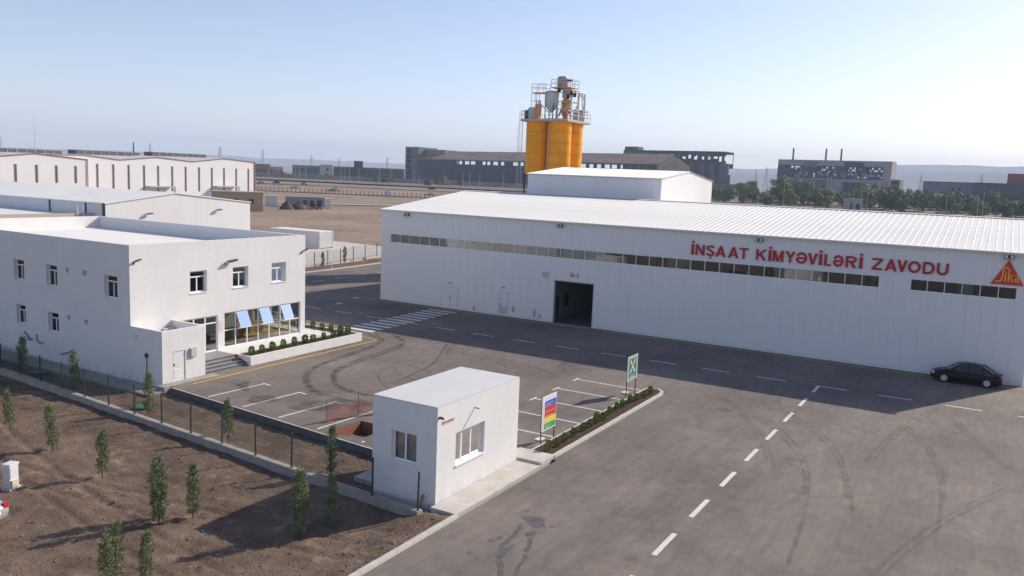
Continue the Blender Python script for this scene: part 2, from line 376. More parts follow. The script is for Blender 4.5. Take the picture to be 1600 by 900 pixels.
def build_soil():
    mb = MB(); st = 0.17; x0, x1, y0, y1 = 6.0, 33.2, 17.55, 80.0
    ys = []; y = y0
    while y < y1: ys.append(y); y += st if y < 45 else st*2.5
    xs = [x0+st*i for i in range(int((x1-x0)/st)+1)]
    for x in xs:
        for y in ys: mb.v.append((x, y, soil_z(x, y) if not (x > 26.6 and y < 18.8) else -0.4))
    n = len(ys)
    for i in range(len(xs)-1):
        for j in range(n-1): mb.f.append((i*n+j, (i+1)*n+j, (i+1)*n+j+1, i*n+j+1))
    struct(mb.build('soil_ground', soil_brown, smooth=True))
    # loose clods and stones lying on it
    cl = MB(); rnd = random.Random(3)
    for k in range(6500):
        x = rnd.uniform(11, 31.2); y = 17.8 + 38*rnd.random()**1.7
        if x > 26.2+0.07*(y-19) and y < 24: continue
        s = rnd.uniform(0.012, 0.045)*(1.0 if rnd.random() < 0.93 else 1.9); z = soil_z(x, y)
        pts = [(x+s*rnd.uniform(.7, 1.4)*dx, y+s*rnd.uniform(.7, 1.4)*dy, z+s*rnd.uniform(.5, 1)*dz) for dx, dy, dz in ((1, 0, .2), (0, 1, .2), (-1, 0, .2), (0, -1, .2), (0, 0, 1), (0, 0, -1))]
        cl.add(pts, [(0, 1, 4), (1, 2, 4), (2, 3, 4), (3, 0, 4), (1, 0, 5), (2, 1, 5), (3, 2, 5), (0, 3, 5)])
    o = cl.build('soil_clods', mat('clod_earth', (0.13, 0.095, 0.072), 0.95, 0.45, 9, c2=(0.27, 0.21, 0.165), spec=0.1))
    tag(o, 'loose earth clods and small stones strewn over the brown soil', 'clods', kind='stuff')
build_soil()
# asphalt slab, cut round the open pit
PIT = (31.75, 34.3, 26.9, 28.9)
def build_asphalt():
    mb = MB(); zt = 0.0
    def edge(y): return 30.95+0.094*(y-25.3)
    strips = []
    p0, p1, p2, p3 = PIT
    # left margin strips (slanted edge) up to x = 35
    ycuts = [22.4, p2, p3, 42.3]
    for a, b in zip(ycuts, ycuts[1:]):
        xl, xr = (edge(a), edge(b)), 35.0
        if a == p2: strips += [[(xl[0], a), (p0, a), (p0, b), (xl[1], b)], [(p1, a), (xr, a), (xr, b), (p1, b)]]
        elif b == p2: strips += [[(xl[0], a), (xr, a), (xr, b), (p1, b), (p0, b), (xl[1], b)]]
        elif a == p3: strips += [[(xl[0], a), (p0, a), (p1, a), (xr, a), (xr, b), (32.85, b), (xl[1], b)]]
    strips += [[(32.85, 42.3), (35, 42.3), (35, 76.9), (32.85, 76.9)]]
    strips += [[(35, 17.35), (150, 17.35), (150, 80.5), (105, 78.6), (85, 77.1), (35, 76.9), (35, 42.3), (35, p3), (35, p2), (35, 22.4)]]
    strips += [[(-12, -60), (150, -60), (150, 17.35), (35, 17.35), (-12, 17.35)]]
    for s in strips: mb.add([(x, y, zt) for x, y in s], [tuple(range(len(s)))])
    # slab edges
    for a, b in zip([22.4, p2, p3], [p2, p3, 42.3]): mb.add([(edge(a), a, zt), (edge(a), a, -0.6), (edge(b), b, -0.6), (edge(b), b, zt)], [(0, 1, 2, 3)])
    mb.add([(35, 77.1, zt), (35, 77.1, -.6), (32.85, 77.1, -.6)], [(0, 1, 2)])
    o = struct(mb.build('asphalt_yard', asphalt)); return o
yard = build_asphalt()
def sheet(name, pts, m, z, parent=yard):
    mb = MB(); n = len(pts)
    return mb.add([(x, y, z) for x, y in pts], [tuple(range(n))]).build(name, m, parent)
def strip_line(name, a, b, wd, m, z=0.005):
    a = Vector(a); b = Vector(b); d = (b-a).normalized(); p = Vector((-d.y, d.x))*wd/2
    pts = [a-p, b-p, b+p, a+p]
    return sheet(name, [tuple(q) for q in pts], m, z)
def ribbon(name, pts, wd, m, z, parent=yard):
    # smooth strip through control points (Catmull-Rom)
    P = [Vector(p) for p in pts]; Q = []
    for i in range(len(P)-1):
        p0 = P[max(i-1, 0)]; p1 = P[i]; p2 = P[i+1]; p3 = P[min(i+2, len(P)-1)]
        for k in range(6):
            t = k/6; Q.append(0.5*((2*p1)+(p2-p0)*t+(2*p0-5*p1+4*p2-p3)*t*t+(3*p1-p0-3*p2+p3)*t**3))
    Q.append(P[-1]); mb = MB()
    for i, q in enumerate(Q):
        d = (Q[min(i+1, len(Q)-1)]-Q[max(i-1, 0)]).normalized(); n = Vector((-d.y, d.x))*wd/2
        mb.v += [(q.x-n.x, q.y-n.y, z), (q.x+n.x, q.y+n.y, z)]
    for i in range(len(Q)-1): mb.f.append((2*i, 2*i+2, 2*i+3, 2*i+1))
    return mb.build(name, m, parent)
# lane dashes, written as they are painted: one object each
for k in range(-1, 15):
    y1 = 1.93+4.02*k; xx = 59.6+max(0, y1-38)*0.035
    if 44 < y1 < 45.5: y1 -= 0
    strip_line('lane_dash', (xx, y1), (xx, y1-2.08), 0.17, paint_white)
for k in range(-3, 9):
    x0 = 23.75+4.21*k; strip_line('lane_dash', (x0, 9.72), (x0+2.27, 9.72), 0.21, paint_white, 0.0065)
for k, x0 in enumerate((70.0, 74.1, 78.3, 82.6, 87.1, 91.4)): strip_line('lane_dash', (x0, 70.2+0.2*k), (x0+2.2, 70.35+0.2*k), 0.2, paint_white)
for k in range(12):
    x0 = 54.55+1.165*k; dy = 0.05*k
    sheet('crossing_stripe', [(x0-.27, 44.75+dy*.9), (x0+.27, 44.75+dy*.9), (x0+.24, 47.85+dy), (x0-.30, 47.85+dy)], paint_white, 0.0085)
for i, (a, b) in enumerate([((32.55, 38.98), (36.67, 38.77)), ((32.3, 35.86), (36.5, 35.63)), ((32.05, 32.79), (36.22, 32.51)), ((31.8, 29.74), (36.04, 29.56)), ((31.5, 26.5), (31.72, 26.49))]):
    strip_line('parking_line', a, b, 0.13, paint_white)
    if i < 4: strip_line('parking_tick', (b[0]-.05, b[1]-.62), (b[0]+.02, b[1]+.12), 0.13, paint_white, 0.0075)
for x0, yt in ((50.5, 23.8), (47.45, 23.75), (44.3, 23.7), (41.25, 23.65), (38.18, 23.6), (35.15, 23.5)):
    strip_line('parking_line', (x0, 19.15), (x0, yt), 0.14, paint_white)
    strip_line('parking_tick', (x0-.55, yt), (x0+.35, yt), 0.14, paint_white, 0.0075)
strip_line('yellow_edge_line', (34.0, 42.05), (52.2, 42.3), 0.16, paint_yellow)
strip_line('yellow_edge_line', (52.15, 42.22), (52.3, 44.3), 0.14, paint_yellow, 0.0062)
strip_line('yellow_edge_line', (68.35, -12), (68.35, 53.5), 0.16, paint_yellow)
strip_line('yellow_edge_line', (68.35, 53.5), (67.95, 56.75), 0.14, paint_yellow, 0.0062)
strip_line('yellow_edge_line', (67.95, 56.8), (71.5, 56.9), 0.14, paint_yellow, 0.0074)
for (x, y) in ((63.9, 57.1), (68.0, 58.4)):
    sheet('arrow_mark', [(x-.5, y-.12), (x+.1, y-.12), (x+.1, y-.4), (x+.6, y), (x+.1, y+.4), (x+.1, y+.12), (x-.5, y+.12)], paint_white, 0.005)
# tyre marks: rubber laid on the asphalt, thin and broken
def skid_mat(name='tyre_rubber_trace', k=0.42):
    m = bpy.data.materials.new(name); m.use_nodes = True; t = m.node_tree; b = t.nodes['Principled BSDF']; out = t.nodes['Material Output']
    b.inputs['Base Color'].default_value = (0.045, 0.042, 0.042, 1); b.inputs['Roughness'].default_value = 0.85
    tr = t.nodes.new('ShaderNodeBsdfTransparent'); mx = t.nodes.new('ShaderNodeMixShader'); tc = t.nodes.new('ShaderNodeTexCoord')
    n = t.nodes.new('ShaderNodeTexNoise'); n.inputs['Scale'].default_value = 1.1; n.inputs['Detail'].default_value = 7; n.inputs['Roughness'].default_value = 0.7
    r = t.nodes.new('ShaderNodeMapRange'); r.inputs[1].default_value = 0.36; r.inputs[2].default_value = 0.72; r.inputs[3].default_value = 0.0; r.inputs[4].default_value = k
    t.links.new(tc.outputs['Object'], n.inputs['Vector']); t.links.new(n.outputs[0], r.inputs[0]); t.links.new(r.outputs[0], mx.inputs[0])
    t.links.new(tr.outputs[0], mx.inputs[1]); t.links.new(b.outputs[0], mx.inputs[2]); t.links.new(mx.outputs[0], out.inputs[0]); return m
SK = skid_mat('tyre_rubber_trace', 0.62); SK2 = skid_mat('faint_tyre_trace', 0.30)
SKIDS = [
[(53.95, 44.21), (52.33, 41.97), (50.57, 41.1), (45.74, 40.11), (42.52, 39.58), (40.58, 38.62), (39.22, 37.52), (37.67, 35.57), (37.1, 33.88), (36.94, 32.35), (37.07, 30.52)],
[(53.6, 44.6), (51.87, 42.0), (49.78, 41.08), (45.79, 40.46), (42.17, 39.62), (40.25, 38.66), (38.79, 37.39), (37.3, 35.42), (36.79, 33.97)],
[(54.38, 42.19), (52.67, 40.14), (49.97, 39.05), (44.95, 38.23), (42.53, 37.71), (40.95, 36.78), (39.47, 35.25), (38.7, 33.39), (38.68, 31.61)],
[(54.51, 42.55), (52.5, 40.33), (49.97, 39.51), (44.93, 38.65), (42.36, 37.91), (40.84, 36.91), (39.35, 35.4), (38.52, 33.61), (38.53, 31.98)],
[(37.21, 35.53), (37.78, 34.11), (38.5, 33.21), (39.41, 32.21)],
[(54.44, 37.18), (48.18, 34.03), (45.04, 33.25), (42.32, 32.75)],
[(44.39, 35.48), (42.91, 34.76), (41.38, 33.24), (40.72, 32.13)],
[(52.07, 15.45), (50.79, 13.02), (48.69, 10.56), (46.03, 8.79), (43.43, 7.59), (40.62, 6.73), (37.68, 6.21), (35.07, 5.83), (30, 5.4)],
[(51.43, 15.24), (50.11, 12.96), (48.03, 10.59), (45.42, 8.86), (42.95, 7.68), (40.33, 6.87), (37.57, 6.36)],
[(53.43, 13.33), (51.25, 10.16), (48.63, 7.93), (46.3, 6.62), (43.66, 5.67), (41.14, 5.07), (38.32, 4.48), (35.59, 3.99)],
[(52.75, 13.35), (50.63, 10.21), (47.99, 7.99), (45.78, 6.73), (43.25, 5.79), (40.88, 5.19), (38.21, 4.64)],
[(40.81, 11.9), (41.79, 10.86), (42.06, 9.41), (41.48, 7.81), (40.68, 6.65)],
[(52.12, 3.74), (49.77, 2.66), (46.92, 1.84), (44.21, 1.39), (40.22, 1.04), (36.99, 0.95)],
[(52.52, 3.55), (50.14, 2.48), (47.25, 1.67), (44.35, 1.19), (40.32, 0.9)],
[(59.7, 10.0), (57.25, 11.19), (54.75, 11.26), (51.83, 10.54), (50.6, 9.52)],
[(51.11, 8.15), (50.03, 6.79), (48.49, 5.87)]]
for i, s in enumerate(SKIDS): ribbon('tyre_mark', s, (0.30 if i < 4 else 0.17) if i not in (4, 6, 11, 15) else 0.12, SK if i < 7 else SK2, 0.0105+0.0011*i)
rk = random.Random(77)
for i in range(20):                                             # fainter, older traces of turning lorries
    if i < 14: x, y, a, R0 = rk.uniform(38, 56), rk.uniform(26, 42), rk.uniform(0, 6.28), rk.uniform(4, 9)
    else: x, y, a, R0 = rk.uniform(26, 56), rk.uniform(-9, 14), rk.uniform(-.5, .5), rk.uniform(12, 60)
    sg = rk.choice((-1, 1)); span = rk.uniform(.5, 1.3) if i < 14 else rk.uniform(8, 18)/R0; off = rk.choice((.0, .32))
    for o_ in ((0, .3) if rk.random() < .6 else (0,)):
        pts = [(x+(R0+o_)*(math.sin(a+span*k/6)-math.sin(a)), y+sg*(R0+o_)*(math.cos(a)-math.cos(a+span*k/6))+o_) for k in range(7)]
        if all((p[0] > 36 or p[1] < 17) and not (35 < p[0] < 52 and 17 < p[1] < 19.5) and p[0] < 68.5 for p in pts): ribbon('old_tyre_mark', pts, rk.uniform(.10, .2), SK2, .0290+.0007*i+.0003*(o_ > 0))
# wet spill and oil and other dark spots with their own ragged outlines
WET = [(28.08, 15.34), (28.54, 14.5), (27.79, 14.16), (27.24, 14.18), (26.9, 14.1), (26.69, 14.39), (26.27, 13.9), (25.8, 13.69), (25.4, 13.57), (25.23, 13.32), (24.69, 13.27), (23.0, 12.7), (22.95, 12.8), (24.44, 13.32), (24.42, 13.5), (25.33, 13.68), (25.76, 13.92), (25.64, 14.26), (24.89, 14.13), (24.57, 14.09), (24.24, 13.59), (22.9, 13.1), (24.02, 13.75), (24.03, 13.9), (24.63, 14.17), (25.16, 14.59), (25.65, 14.78), (26.4, 14.8), (27.03, 14.85)]
def ragged(pts, amp, seed):
    out = []; rnd = random.Random(seed)
    for i, p in enumerate(pts):
        q = pts[(i+1) % len(pts)]
        for k in range(3):
            t = k/3; x = p[0]+(q[0]-p[0])*t; y = p[1]+(q[1]-p[1])*t
            out.append((x+rnd.uniform(-amp, amp), y+rnd.uniform(-amp, amp)))
    return out
for i, pl in enumerate(([(28.12, 15.36), (28.5, 14.9), (28.52, 14.5), (28.1, 14.3), (27.8, 14.2), (27.5, 14.35), (27.65, 14.7), (27.9, 15.0)], [(27.35, 14.25), (27.2, 14.12), (26.85, 14.08), (26.6, 14.35), (26.85, 14.5), (27.1, 14.45)],
                       [(26.75, 14.2), (26.3, 13.85), (25.8, 13.66), (25.45, 13.62), (25.5, 13.8), (25.9, 13.9), (26.4, 14.15)], [(25.4, 13.62), (25.1, 13.4), (24.4, 13.25), (23.0, 12.75), (22.95, 12.85), (24.3, 13.38), (25.1, 13.58)],
                       [(27.6, 15.1), (27.0, 14.95), (26.2, 14.85), (25.6, 14.78), (25.1, 14.6), (25.15, 14.45), (25.7, 14.62), (26.4, 14.68), (27.2, 14.8)], [(25.8, 14.3), (25.3, 14.25), (24.8, 14.12), (24.5, 14.12), (24.55, 14.38), (25.0, 14.5), (25.5, 14.42)],
                       [(24.5, 14.2), (24.1, 13.75), (23.4, 13.4), (22.6, 13.0), (22.55, 13.12), (23.4, 13.6), (24.0, 13.98), (24.3, 14.3)])):
    sheet('wet_spill', ragged(pl, 0.05, 5+i), wet_asphalt, 0.0042+0.0005*i)
for i, (x, y, r) in enumerate([(25.95, 15.07, .16), (25.56, 15.25, .12), (24.01, 14.89, .1), (24.21, 15.33, .09), (28.81, 15.48, .12), (28.0, 13.95, .12), (31.3, 2.69, .33), (33.2, -0.03, .3), (57.6, -0.97, .3)]):
    rnd = random.Random(40+i)
    sheet('dark_spot', [(x+r*rnd.uniform(.6, 1.2)*math.cos(a*math.pi/6), y+r*rnd.uniform(.6, 1.2)*math.sin(a*math.pi/6)) for a in range(12)], wet_asphalt, 0.0038)
sheet('dark_spot', [(49.15+.55*math.cos(a*math.pi/12)*(1 if math.cos(a*math.pi/12) > 0 else .25), 13.22+.45*math.sin(a*math.pi/12)) for a in range(24)], wet_asphalt, 0.0038)  # plain dark half-oval spot
for i, pl in enumerate(([(33.6, 33.6), (35.0, 33.9), (36.8, 33.0), (37.6, 31.6), (37.2, 30.4), (35.6, 30.9), (34.2, 31.9)], [(33.2, 36.6), (34.4, 37.2), (35.0, 36.3), (34.2, 35.2), (33.1, 35.6)], [(35.6, 40.8), (36.6, 40.9), (36.2, 39.5), (35.0, 38.2), (34.6, 38.8), (35.4, 39.7)])):
    sheet('damp_patch', ragged(pl, .22, 60+i), SK, 0.0095+.0002*i)
sheet('asphalt_patch', ragged([(63.0, 43.6), (64.6, 43.4), (64.7, 40.2), (63.1, 40.4)], .06, 9), wet_asphalt, 0.0038)

# ------------------------------------------------------------------ kerbs, aprons
def kerb_run(name, pts, wd, h, m=concrete, stone=1.0, zb=-0.3):
    """row of kerb stones along a polyline, each stone its own piece under one structure"""
    root = bpy.data.objects.new(name, None); col.objects.link(root); struct(root); root.location = (pts[0][0], pts[0][1], 0); root['_world'] = tuple(root.location)
    meshes = {}
    for a, b in zip(pts, pts[1:]):
        a = Vector(a); b = Vector(b); L = (b-a).length; n = max(1, round(L/stone)); ln = L/n; d = (b-a)/L
        key = round(ln, 3)
        if key not in meshes: meshes[key] = MB().box(0.006, ln-0.006, -wd/2, wd/2, zb, h).mesh('kerb_stone', m)
        for k in range(n):
            p = a+d*ln*k; o = inst('kerb_stone', meshes[key], None, (p.x, p.y, random.uniform(-.006, .006)), math.atan2(d.y, d.x)); attach(o, root)
    return root
kerb_run('road_kerb', [(8, 17.47), (26.6, 17.47)], 0.22, 0.11, concrete_pale)
kerb_run('island_kerb', [(35.25, 17.66), (50.1, 17.66), (50.75, 17.82), (51.15, 18.25)], 0.2, 0.13, concrete_pale)
kerb_run('island_inner_kerb', [(35.4, 18.95), (51.0, 18.95), (51.15, 18.45)], 0.12, 0.10, concrete_pale)
kerb_run('far_road_kerb', [(66, 76.9), (84, 77.1), (105, 78.7), (148, 80.6)], 0.22, 0.13, concrete_pale, 1.5)
struct(MB().box(35.35, 51.0, 17.75, 18.9, -0.2, 0.09).build('island_soil', bed_soil))
def yard_edge():
    mb = MB(); e = lambda y: 30.95+0.094*(y-25.3)
    pts = [(e(22.5), 22.5), (e(42.2), 42.2)]
    return kerb_run('yard_edge_kerb', pts, 0.10, 0.02, mat('dark_kerb', (.115, .118, .125), .8, .25, 3), 1.0, -0.55)  # dark stones under a paler top strip
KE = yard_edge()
strip_line('kerb_edge_strip', (30.95+.094*(22.5-25.3), 22.5), (30.95+.094*(42.2-25.3), 42.2), .09, concrete_pale, .034)  # paler strip along the kerb top
struct(MB().box(26.75, 33.9, 17.6, 18.86, -0.5, 0.035).build('booth_pavement', concrete_pale, bevel=0.015))
struct(MB().box(33.9, 35.3, 17.6, 19.6, -0.5, 0.15).build('booth_doorstep', concrete_pale, bevel=0.015))
struct(MB().box(27.9, 29.6, 22.55, 23.9, -0.6, -0.12).build('booth_rear_slab', concrete_pale, bevel=0.015))
struct(MB().box(31.2, 32.74, 42.6, 75, -0.6, -0.22).build('office_apron', concrete))
struct(MB().box(32.3, 36.5, 42.55, 43.28, -0.4, 0.012).build('annex_apron', concrete))
struct(MB().prism([(85.5, 82.6), (118, 87), (120, 108), (92, 106)], -0.4, -0.02).build('container_pad', concrete_pale))
struct(MB().prism([(66, 77.05), (84, 77.25), (105, 78.85), (148, 80.8), (150, 84.5), (105, 82.9), (85, 81.3), (66, 80.8)], -0.4, -0.05).build('verge_soil', soil_brown))

# ================================================================== WAREHOUSE
WX = 69.2; WY0, WY1 = -2.45, 56.0; EAVE = 9.42; RIDGE_X, RIDGE_Z = 85.0, 11.5; WXB = 101.0
def build_warehouse():
    T = thing('warehouse', 'long white panelled factory hall with red wall lettering', 'warehouse', (WX, (WY0+WY1)/2, 0))
    DOOR = (31.34, 35.45, 0, 4.08); s1 = (7.6, 54.8, 6.12, 7.05); s2 = (-1.45, 5.45, 6.15, 7.04)
    # core wall behind the cladding, with openings
    wall_mesh((0, 1, 0), (0, 0, 1), (1, 0, 0), (WX+0.012, 0, 0), WY0, WY1, 0, EAVE, 0.16, [DOOR, s1, s2]).build('core_wall', panel_white, T)
    # cladding: one vertical panel per metre, above and below the window band
    cw = (WY1-WY0)/58; lib = {}
    def panel(y0, y1, z0, z1):
        key = (round(y1-y0, 3), round(z0, 3), round(z1, 3))
        if key not in lib:
            g = 0.003; L = y1-y0; mb = MB()
            prof = [(0.03, g), (0.0, g+0.008), (0.0, L/2-0.03), (0.0025, L/2-0.015), (0.0025, L/2+0.015), (0.0, L/2+0.03), (0.0, L-g-0.008), (0.03, L-g)]
            n = len(prof); mb.add([(x, y, z0) for x, y in prof]+[(x, y, z1) for x, y in prof],
                [(i, n+i, n+i+1, i+1) for i in range(n-1)]+[tuple(range(n)), tuple(range(2*n-1, n-1, -1))])
            lib[key] = mb.mesh('wall_panel', panel_white)
        o = inst('wall_panel', lib[key], None, (WX-0.001, y0, 0)); attach(o, T)
    for k in range(58):
        a, b = WY0+k*cw, WY0+(k+1)*cw
        def seg(z0, z1, cut=()):
            rs = [(a, b)]
            for c0, c1 in cut:
                nr = []
                for r0, r1 in rs:
                    if c1 <= r0 or c0 >= r1: nr.append((r0, r1)); continue
                    if r0 < c0: nr.append((r0, c0))
                    if c1 < r1: nr.append((c1, r1))
                rs = nr
            for r0, r1 in rs:
                if r1-r0 > 0.03: panel(r0, r1, z0, z1)
        seg(0.22, 4.08, [DOOR[:2]]); seg(4.08, 6.12); seg(6.12, 7.05, [s1[:2], s2[:2]]); seg(7.05, EAVE)
    MB().box(WX-.03, WX+.05, WY0, DOOR[0], 0, .22).box(WX-.03, WX+.05, DOOR[1], WY1, 0, .22).build('base_flashing', mat('base_flash', (.62, .65, .70), .5), T)
    # other walls, gables
    MB().box(WX+.18, WXB, WY0, WY0+.18, 0, EAVE).build('end_wall', panel_white, T)
    MB().box(WX+.18, WXB, WY1-.18, WY1, 0, EAVE).build('end_wall', panel_white, T)
    MB().box(WXB-.15, WXB, WY0+.18, WY1-.18, 0, EAVE).build('rear_wall', panel_white, T)
    for yy in (WY0+.02, WY1-.2):
        MB().extr([(WX+.05, yy, EAVE), (WXB, yy, EAVE), (RIDGE_X, yy, RIDGE_Z-.12)], (0, .18, 0)).build('gable', panel_white, T)
    MB().box(WX+.2, WXB-.2, WY0+.2, WY1-.2, -.3, 0.012).build('hall_floor', hall_floor, T)
    # roof sheets with standing ribs, one per metre, both slopes
    rw = (WY1-WY0+0.3)/58
    def sheet_mesh(xe, ze, xr, zr):
        mb = MB(); prof = []; pitch = rw/2.0
        for r in range(2):
            o0 = r*pitch; prof += [(o0, 0), (o0+pitch*.40, 0), (o0+pitch*.44, .021), (o0+pitch*.56, .021), (o0+pitch*.60, 0)]
        prof += [(rw, 0)]
        n = len(prof)
        mb.add([(xe, y, ze+h) for y, h in prof]+[(xr, y, zr+h) for y, h in prof]+[(xe, 0, ze-.05), (xe, rw, ze-.05), (xr, 0, zr-.05), (xr, rw, zr-.05)],
            [(i, i+1, n+i+1, n+i) for i in range(n-1)]+[tuple(range(n-1, -1, -1))+(2*n, 2*n+1), (2*n, 2*n+2, 2*n+3, 2*n+1)])
        return mb.mesh('roof_sheet', roof_white)
    xe = WX-0.22; sl = (RIDGE_Z-EAVE-.13)/(RIDGE_X-WX)
    A = sheet_mesh(xe, EAVE+.13-.22*sl, RIDGE_X, RIDGE_Z); B = sheet_mesh(WXB+.2, EAVE+.1, RIDGE_X+.01, RIDGE_Z)
    for k in range(58):
        attach(inst('roof_sheet', A, None, (0, WY0-.15+k*rw, 0)), T); attach(inst('roof_sheet', B, None, (0, WY0-.15+k*rw, 0)), T)
    MB().extr([(RIDGE_X-.35, WY0-.15, RIDGE_Z+.02), (RIDGE_X, WY0-.15, RIDGE_Z+.075), (RIDGE_X+.35, WY0-.15, RIDGE_Z+.02)], (0, WY1-WY0+.3, 0)).build('ridge_cap', roof_white, T)
    MB().box(xe-.02, WX-.004, WY0-.15, WY1+.15, EAVE-.06, EAVE+.07).build('eave_trim', mat('eave_trim_paint', (.60, .58, .53), .6, .05, 1), T)
    # window bands
    def band(y0, y1, z0, z1, n):
        P = lambda u, v, k: (WX+.03+k, u, v)
        st = (y1-y0)/n; w = frame_mb(P, y0, y1, z0, z1, 0.05, 0.07, [y0+st*i for i in range(1, n)])
        W = w.build('window_band', pvc, T)
        for i in range(n): pane_mb(P, y0+st*i+.026, y0+st*(i+1)-.026, z0+.05, z1-.05, .03).build('pane', strip_glass, W)
    band(*s1, 38); band(*s2, 6)
    # inner steel: columns and a partition seen through door and windows
    cm = mat('inner_column_paint', (.5, .51, .52), .6)
    for y in (2, 8, 14, 20, 26, 38, 44, 50): MB().box(WX+1.0, WX+1.35, y, y+.3, 0, EAVE-.1).build('column', cm, T)
    for y0_, y1_, z0_ in ((30.4, 34.9, 5.2), (22.4, 24.6, 5.4), (45.6, 46.3, 4.5), (43.0, 43.5, 4.5), (38.9, 40.0, 5.5), (13.2, 15.6, 5.6), (1.3, 1.9, 4.5)): MB().box(WX+.28, WX+.32, y0_, y1_, z0_, 7.1).build('sunlit_stand_in', mat('pale_stand_in', (.72, .70, .64), .8, .1, .8), T)  # pale boards added behind the panes to stand in for sunlit interior
    wall_mesh((1, 0, 0), (0, 0, 1), (0, 1, 0), (0, 36.2, 0), WX+.4, WX+18, 0, 5.2, .15, [(WX+2.2, WX+3.1, 0.02, 2.2), (WX+3.7, WX+5.2, 1.0, 2.3)]).build('partition', interior_wall, T)
    MB().box(WX+14, WX+14.15, 36.2, 55, 0, 7.5).build('inner_wall', interior_wall, T)
    MB().box(WX+2.15, WX+3.15, 36.5, 36.55, 0.02, 2.25).box(WX+3.65, WX+5.25, 36.5, 36.55, .95, 2.35).build('inner_opening', dark_in, T)
    MB().box(WX+.3, WX+.5, 35.5, 36.2, 1.5, 2.2).build('switch_cabinet', steel_dark, T)
    MB().box(WX+.02, WX+.2, DOOR[0]-.0, DOOR[0]+.09, 0, 4.0).box(WX+.02, WX+.2, DOOR[1]-.09, DOOR[1], 0, 4.0).box(WX+.02, WX+.2, DOOR[0]+.09, DOOR[1]-.09, 3.98, 4.07).build('door_frame', trim_grey, T)
    # small doors
    dm = mat('steel_door_paint', (.70, .70, .71), .5)
    for (y0, y1, h, dbl) in ((46.1, 48.12, 2.2, True), (40.32, 41.4, 2.35, False)):
        d = MB().box(WX-.035, WX-.004, y0+.06, y1-.06, .1, h-.06).build('door', dm, T, bevel=.004)
        MB().box(WX-.04, WX-.004, y0+.02, y0+.05, .02, h).box(WX-.04, WX-.004, y1-.05, y1-.02, .02, h).box(WX-.04, WX-.004, y0+.05, y1-.05, h-.045, h-.015).build('door_frame', mat('door_frame_grey', (.52, .52, .54), .5), d)
        yh = (y0+y1)/2 if dbl else y1-.2
        MB().box(WX-.09, WX-.035, yh-.09, yh-.03, 1.0, 1.22).build('handle', black, d)
        if dbl: MB().box(WX-.042, WX-.034, (y0+y1)/2-.008, (y0+y1)/2+.008, .1, h-.06).build('leaf_joint', trim_grey, d)
        else: MB().box(WX-.045, WX-.034, y0+.1, y1-.1, .2, .95).build('lower_panel', mat('door_panel', (.50, .48, .52), .5), d)
        MB().box(WX-.03, WX-.002, (y0+y1)/2-.22, (y0+y1)/2+.22, h+.35, h+.47).build('door_sign', mat('faded_red', (.45, .26, .26), .6), T)
    for (y, z0, z1) in ((44.2, .15, .55), (39.7, .55, 1.05), (37.4, .35, 1.1), (36.8, .3, .6)):
        MB().box(WX-.14, WX-.002, y-.07, y+.07, z0, z1).build('wall_outlet', trim_grey, T)
    MB().box(WX-.05, WX-.002, 36.0, 36.7, 4.15, 4.75).build('vent_plate', mat('vent_grey', (.48, .49, .53), .6), T)
    MB().box(WX-.5, WX+.05, DOOR[0], DOOR[1], 0.004, 0.02).build('door_ramp', concrete, T)
    return T
build_warehouse()
